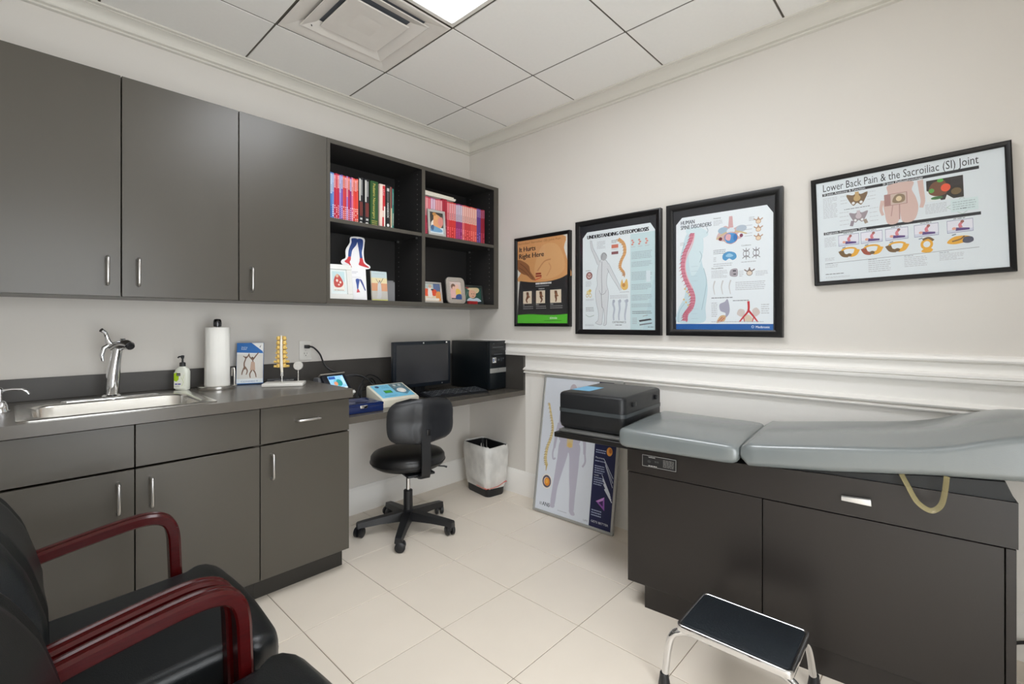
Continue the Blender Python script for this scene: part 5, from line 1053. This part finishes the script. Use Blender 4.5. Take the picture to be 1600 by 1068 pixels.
a = Art(.149, .053, x0=.065, z0=.604, y=-.0037); a.rect(.02, .05, .98, .95, (170, 170, 168)).rect(.03, .08, .97, .92, (24, 24, 26)).text('MIDMARK', .2, .78, .006, (220, 220, 218), width=.2); a.lines(.62, .2, .93, .8, 6, (150, 150, 148), .3); a.lines(.2, .1, .45, .2, 1, (220, 220, 218)); a.ell(.22, .48, .05, .12, (60, 60, 62)); a.lines(.38, .45, .5, .6, 2, (90, 90, 92)); a.build('label_print', lb)
def csec(u, v0, v1, w0, w1, r, n=6, crown=.0):
    pts = []
    for cy, cz, a0 in ((v1 - r, w1 - r, 0), (v0 + r, w1 - r, 90), (v0 + r, w0 + r, 180), (v1 - r, w0 + r, 270)):
        for k in range(n + 1):
            an = R(a0 + 90 * k / n); pts.append((u, cy + r * math.cos(an), cz + r * math.sin(an)))
        if a0 == 0:
            for k in range(1, 6):
                f_ = k / 6; pts.append((u, v1 - r + (v0 - v1 + 2 * r) * f_, w1 + crown * math.sin(math.pi * f_)))
    return pts
V0, V1 = -.045, .488
S = []
for u, ins, cr in ((-.024, .022, 0), (-.020, .010, .002), (-.010, .003, .005), (.01, 0, .008), (.15, 0, .012), (.30, 0, .010), (.40, 0, .006), (.430, .002, .003), (.444, .008, .0), (.452, .020, 0)):
    k = (u + .02) / .47; S.append(csec(u, V0 + ins * .6, V1 - ins * .6, .680 + .006 * k + ins, .762 - .004 * k - ins * .6, .02, crown=cr))
part('foot_cushion', MB().loft(S), M_GREYVIN, t, 60)
def interp(xs, ys, x):
    for i in range(len(xs) - 1):
        if x <= xs[i + 1]:
            f_ = (x - xs[i]) / (xs[i + 1] - xs[i]); f_ = max(0, f_); return ys[i] + (ys[i + 1] - ys[i]) * f_
    return ys[-1]
S = []
us = [.458, .462, .470, .485, .51, .56, .62, .68, .74, .80, .86, .91, .96, 1.0, 1.05, 1.1, 1.15, 1.2, 1.28, 1.36, 1.40, 1.425, 1.438, 1.445]
for u in us:
    ins = max(0, .024 - (u - .458) * .9, .03 - (1.445 - u) * .9) if (u < .49 or u > 1.41) else 0
    w0 = interp([.45, .74, .99, 1.18, 1.45], [.684, .716, .753, .772, .800], u); w1 = interp([.45, .52, .74, .88, .97, 1.05, 1.12, 1.2, 1.3, 1.45], [.770, .774, .803, .821, .834, .856, .884, .905, .914, .915], u)
    S.append(csec(u, V0 + ins * .5, V1 - ins * .5, w0 + ins, w1 - ins * .7, .022, crown=.012 if ins == 0 else .003))
part('back_cushion', MB().loft(S), M_GREYVIN, t, 60)
pp = cat([(-.915, .745), (-.93, .715), (-.953, .672), (-.983, .653), (-1.005, .672), (-1.014, .71), (-1.019, .762)], 6, False)
mb = MB(); q = [(-p[0], p[1]) for p in pp]; secs = []
for i, (u_, w_) in enumerate(q):
    a0 = q[max(0, i - 1)]; a1 = q[min(len(q) - 1, i + 1)]; dx, dz = a1[0] - a0[0], a1[1] - a0[1]; l = math.hypot(dx, dz); nx, nz_ = -dz / l * .0006, dx / l * .0006
    yy = -.052 + (.04 * max(0, .95 - u_) / .04 if u_ < .95 else 0)
    ux, uz = -dz / l * .0062, dx / l * .0062; oy = .005
    secs.append([(u_ - ux, yy - oy, w_ - uz), (u_ + ux, yy + oy, w_ + uz), (u_ + ux, yy + oy + .0012, w_ + uz), (u_ - ux, yy - oy + .0012, w_ - uz)])
mb.loft(secs); part('strap', mb, M_STRAP, t, 60, 'translucent yellowish strap loop')
part('foot_slide', MB().box(-.398, .06, .03, .44, .655, .6785, r=.002, seg=1), mat('slide_black', (22, 21, 21), .4), t)
part('slide_pad', MB().box(-.385, -.03, .05, .43, .679, .6935, r=.005), mat('slide_grey', (120, 120, 118), .35, .3), t)
# carrying case on the slide
o3 = Vector(TO) + Matrix.Rotation(TR_, 3, 'Z') @ Vector((-.222, .297, .6942))
t = thing('carrying_case', 'black hard plastic carrying case resting on the table slide', 'case', o3, TR_)
M_CASE = mat('case_plastic', (24, 26, 29), .42, var=.08, bump=.3, bscale=300)
cw, cd = .176, .232
mb = MB(); mb.loft([rrect(-cw + .02, cw - .02, -cd + .02, cd - .02, .02, 0), rrect(-cw + .006, cw - .006, -cd + .006, cd - .006, .025, .01), rrect(-cw, cw, -cd, cd, .03, .03), rrect(-cw, cw, -cd, cd, .03, .082)]); part('case_bottom', mb, M_CASE, t, 50)
mb = MB(); mb.loft([rrect(-cw - .002, cw + .002, -cd - .002, cd + .002, .03, .0825), rrect(-cw - .002, cw + .002, -cd - .002, cd + .002, .03, .1)]); part('rim_band', mb, mat('case_grey', (62, 67, 70), .4), t, 50, 'grey rim band')
mb = MB(); mb.loft([rrect(-cw, cw, -cd, cd, .03, .1005), rrect(-cw, cw, -cd, cd, .03, .165), rrect(-cw + .004, cw - .004, -cd + .004, cd - .004, .028, .173), rrect(-cw + .014, cw - .014, -cd + .014, cd - .014, .02, .178)]); ld = part('lid', mb, M_CASE, t, 50)
for yy in (-.13, .15): part('latch', MB().box(cw, cw + .010, yy - .018, yy + .018, .128, .150, r=.003), M_BLKPL, ld)
part('handle', MB().tube([(-cw + .01, -.07, .092), (-cw - .02, -.07, .092), (-cw - .024, -.06, .092), (-cw - .024, .06, .092), (-cw - .02, .07, .092), (-cw + .01, .07, .092)], .008, 8), M_BLKPL, t)
part('sticker', MB().loft([rrect(-.158, -.055, -.13, .03, .004, .1782), rrect(-.158, -.055, -.13, .03, .004, .1786)]), mat('sky_label', (98, 178, 222), .4), ld, label='light blue sticker')

# ================================================================== STEP STOOL
t = thing('step_stool', 'chrome step stool with black rubber tread before the exam table', 'stool', (-.877, -2.287, 0), R(1))
a_, b_ = .125, .168; zt = .232
mb = MB(); mb.loft([rrect(-a_ + .004, a_ - .004, -b_ + .004, b_ - .004, .018, zt - .026), rrect(-a_, a_, -b_, b_, .018, zt - .022), rrect(-a_, a_, -b_, b_, .018, zt - .004), rrect(-a_ + .002, a_ - .002, -b_ + .002, b_ - .002, .016, zt - .001), rrect(-a_ + .005, a_ - .005, -b_ + .005, b_ - .005, .015, zt), rrect(-a_ + .009, a_ - .009, -b_ + .009, b_ - .009, .012, zt - .001), rrect(-a_ + .011, a_ - .011, -b_ + .011, b_ - .011, .012, zt - .005)])
part('rim', mb, M_CHROME, t, 50)
part('tread', MB().loft([rrect(-a_ + .0122, a_ - .0122, -b_ + .0122, b_ - .0122, .012, zt - .0049), rrect(-a_ + .0122, a_ - .0122, -b_ + .0122, b_ - .0122, .012, zt - .0014), rrect(-a_ + .0145, a_ - .0145, -b_ + .0145, b_ - .0145, .01, zt - .0004)]), mat('tread_rubber', (34, 40, 46), .45, var=.2, scale=50, bump=.5, bscale=140), t, label='black rubber tread')
for sx in (-1, 1):
    for sy in (-1, 1):
        if sx < 0: q_ = [(-.09, .12, zt - .032), (-.103, .155, zt - .033), (-.112, .182, zt - .05), (-.116, .194, zt - .09), (-.120, .205, .05)]; ft_ = (-.1215, .2075)
        else: q_ = [(.07, .13, zt - .032), (.105, .145, zt - .033), (.135, .155, zt - .05), (.158, .160, zt - .09), (.196, .163, .05)]; ft_ = (.205, .165)
        pts = cat([(x_, sy * y_, z_) for x_, y_, z_ in q_], 5, False)
        lg = part('leg', MB().tube(pts, .0115, 12), M_CHROME, t, 60)
        part('rubber_tip', MB().lathe([(.019, 0), (.0195, .01), (.0165, .028), (.014, .048), (.0118, .049)], (ft_[0], sy * ft_[1], 0), 14), M_BLKPL, lg)

# ================================================================== GUEST CHAIRS
def guest_chair(label, loc, rot):
    t = thing('guest_chair', label, 'chair', loc, rot, 'guest chairs along the left wall')
    # seat: x forward
    S = []
    for x, ins in ((-.21, .03), (-.205, .012), (-.19, 0), (-.05, 0), (.10, 0), (.16, 0), (.168, 0), (.176, 0), (.184, 0), (.195, 0), (.215, .003), (.238, .012), (.250, .025), (.257, .042), (.260, .055)):
        zt_ = interp([-.21, 0, .15, .22, .258], [.460, .468, .474, .470, .452], x); k = 0
        hw = interp([-.3, .08, .16, .19, .3], [.234, .234, .239, .264, .264], x) - ins * 1.1; r_ = .03; sec_ = []
        z0 = .362 + ins * .6; z1 = zt_ - ins * .25
        for cy, cz, a0 in ((hw - r_, z1 - r_, 0), (-hw + r_, z1 - r_, 90), (-hw + r_, z0 + r_ * .6, 180), (hw - r_, z0 + r_ * .6, 270)):
            for q in range(6):
                an = R(a0 + 18 * q); rr_ = r_ if a0 < 180 else r_ * .6; sec_.append((x, cy + r_ * math.cos(an), cz + rr_ * math.sin(an)))
            if a0 == 0:
                for q in range(1, 8): f_ = q / 8; sec_.append((x, hw - r_ - 2 * (hw - r_) * f_, z1 + .014 * math.sin(math.pi * f_)))
        S.append(sec_)
    st = part('seat', MB().loft(S), M_LEATH, t, 60)
    part('seam', MB().tube([(.178, -.263, .40), (.215, -.260, .40), (.243, -.245, .40), (.258, -.21, .40), (.2615, 0, .40), (.258, .21, .40), (.243, .245, .40), (.215, .260, .40), (.178, .263, .40)], .003, 6), M_LEATH, st)
    # backrest (front +x)
    Zc = lambda tt: .43 + .50 * tt
    Xc = lambda tt: interp([.43, .52, .64, .74, .80, .88, .93], [-.205, -.20, -.205, -.232, -.262, -.315, -.352], Zc(tt))
    W_ = lambda tt: interp([0, .2, .5, .7, .85, .95, 1.0], [.215, .232, .238, .23, .20, .14, .06], tt)
    fr_, bk = [], []
    for i in range(23):
        tt = i / 22; e = max(0, 1 - abs(2 * tt - 1) ** 5) ** .5; rf, rb = [], []
        for j in range(25):
            s_ = -1 + j / 12; pad = max(0, 1 - abs(s_) ** 4) ** .5 * e; y = W_(tt) * s_
            crease = .012 * math.exp(-((abs(s_) - .62) / .07) ** 2)
            rf.append((Xc(tt) + .055 * pad - crease * e + .015 * s_ * s_, y, Zc(tt))); rb.append((Xc(tt) - .035 * pad + .015 * s_ * s_, y, Zc(tt)))
        fr_.append(rf); bk.append(rb)
    part('backrest', shell_mb(fr_, bk), M_LEATH, t, 60)
    # arms: front leg, bend and armrest in one bent wood frame on each side
    for sy in (-1, 1):
        yc = sy * .2625
        path = cat([(.150, 0.0), (.147, .15), (.144, .35), (.139, .52), (.134, .590), (.116, .627), (.078, .642), (.02, .640), (-.10, .622), (-.20, .603), (-.27, .585)], 6, False)
        secs = []; N = len(path)
        for i, (x, z) in enumerate(path):
            p0 = path[max(0, i - 1)]; p1 = path[min(N - 1, i + 1)]; dx, dz = p1[0] - p0[0], p1[1] - p0[1]; l = math.hypot(dx, dz); nx, nz_ = dz / l, -dx / l   # outward normal (front/up)
            arm = min(1, max(0, (.12 - x) / .06)); hw = .0205 + .001 * arm; th = .015
            pr_ = [(-hw, -th + .004), (-hw + .004, -th), (hw - .004, -th), (hw, -th + .004), (hw, th - .006), (hw - .006, th), (hw * .35, th + .001), (hw * .25, th - .003 * arm), (-hw * .25, th - .003 * arm), (-hw * .35, th + .001), (-hw + .006, th), (-hw, th - .006)]
            if z < .001: nx, nz_ = 1, 0
            secs.append([(x + nx * n_, yc + y_, max(0, z + nz_ * n_)) for y_, n_ in pr_])
        part('armrest', MB().loft(secs), M_WOOD, t, 28, 'glossy red-brown wooden armrest')
        part('rear_leg', MB().loft([[(x - .018, yc - .02, z), (x + .018, yc - .02, z), (x + .018, yc + .02, z), (x - .018, yc + .02, z)] for x, z in ((-.30, 0), (-.27, .2), (-.245, .42), (-.27, .575))]), M_WOOD, t)
        part('rail', B(-.245, .14, yc - .012 - sy * .008, yc + .012 - sy * .008, .33, .372, r=.003), M_WOOD, t)
    part('cross_rail', B(-.02, .02, -.25, .25, .325, .354, r=.003), M_WOOD, t)
    return t
guest_chair('black leather guest chair with red wooden arms nearest the cabinets', (-2.29, -1.335, 0), 0)
guest_chair('black leather guest chair with red wooden arms nearest the camera', (-2.285, -1.918, 0), 0)
# black cord hanging behind the head of the exam table
o = part('power_cord', MB().tube(cat([(-.030, -2.86, .016), (-.034, -2.92, .05), (-.036, -2.99, .085), (-.034, -3.06, .06), (-.030, -3.12, .012)], 8, False), .006, 8), M_BLKPL)
tag(o, 'black power cord on the baseboard behind the exam table head', 'cord')
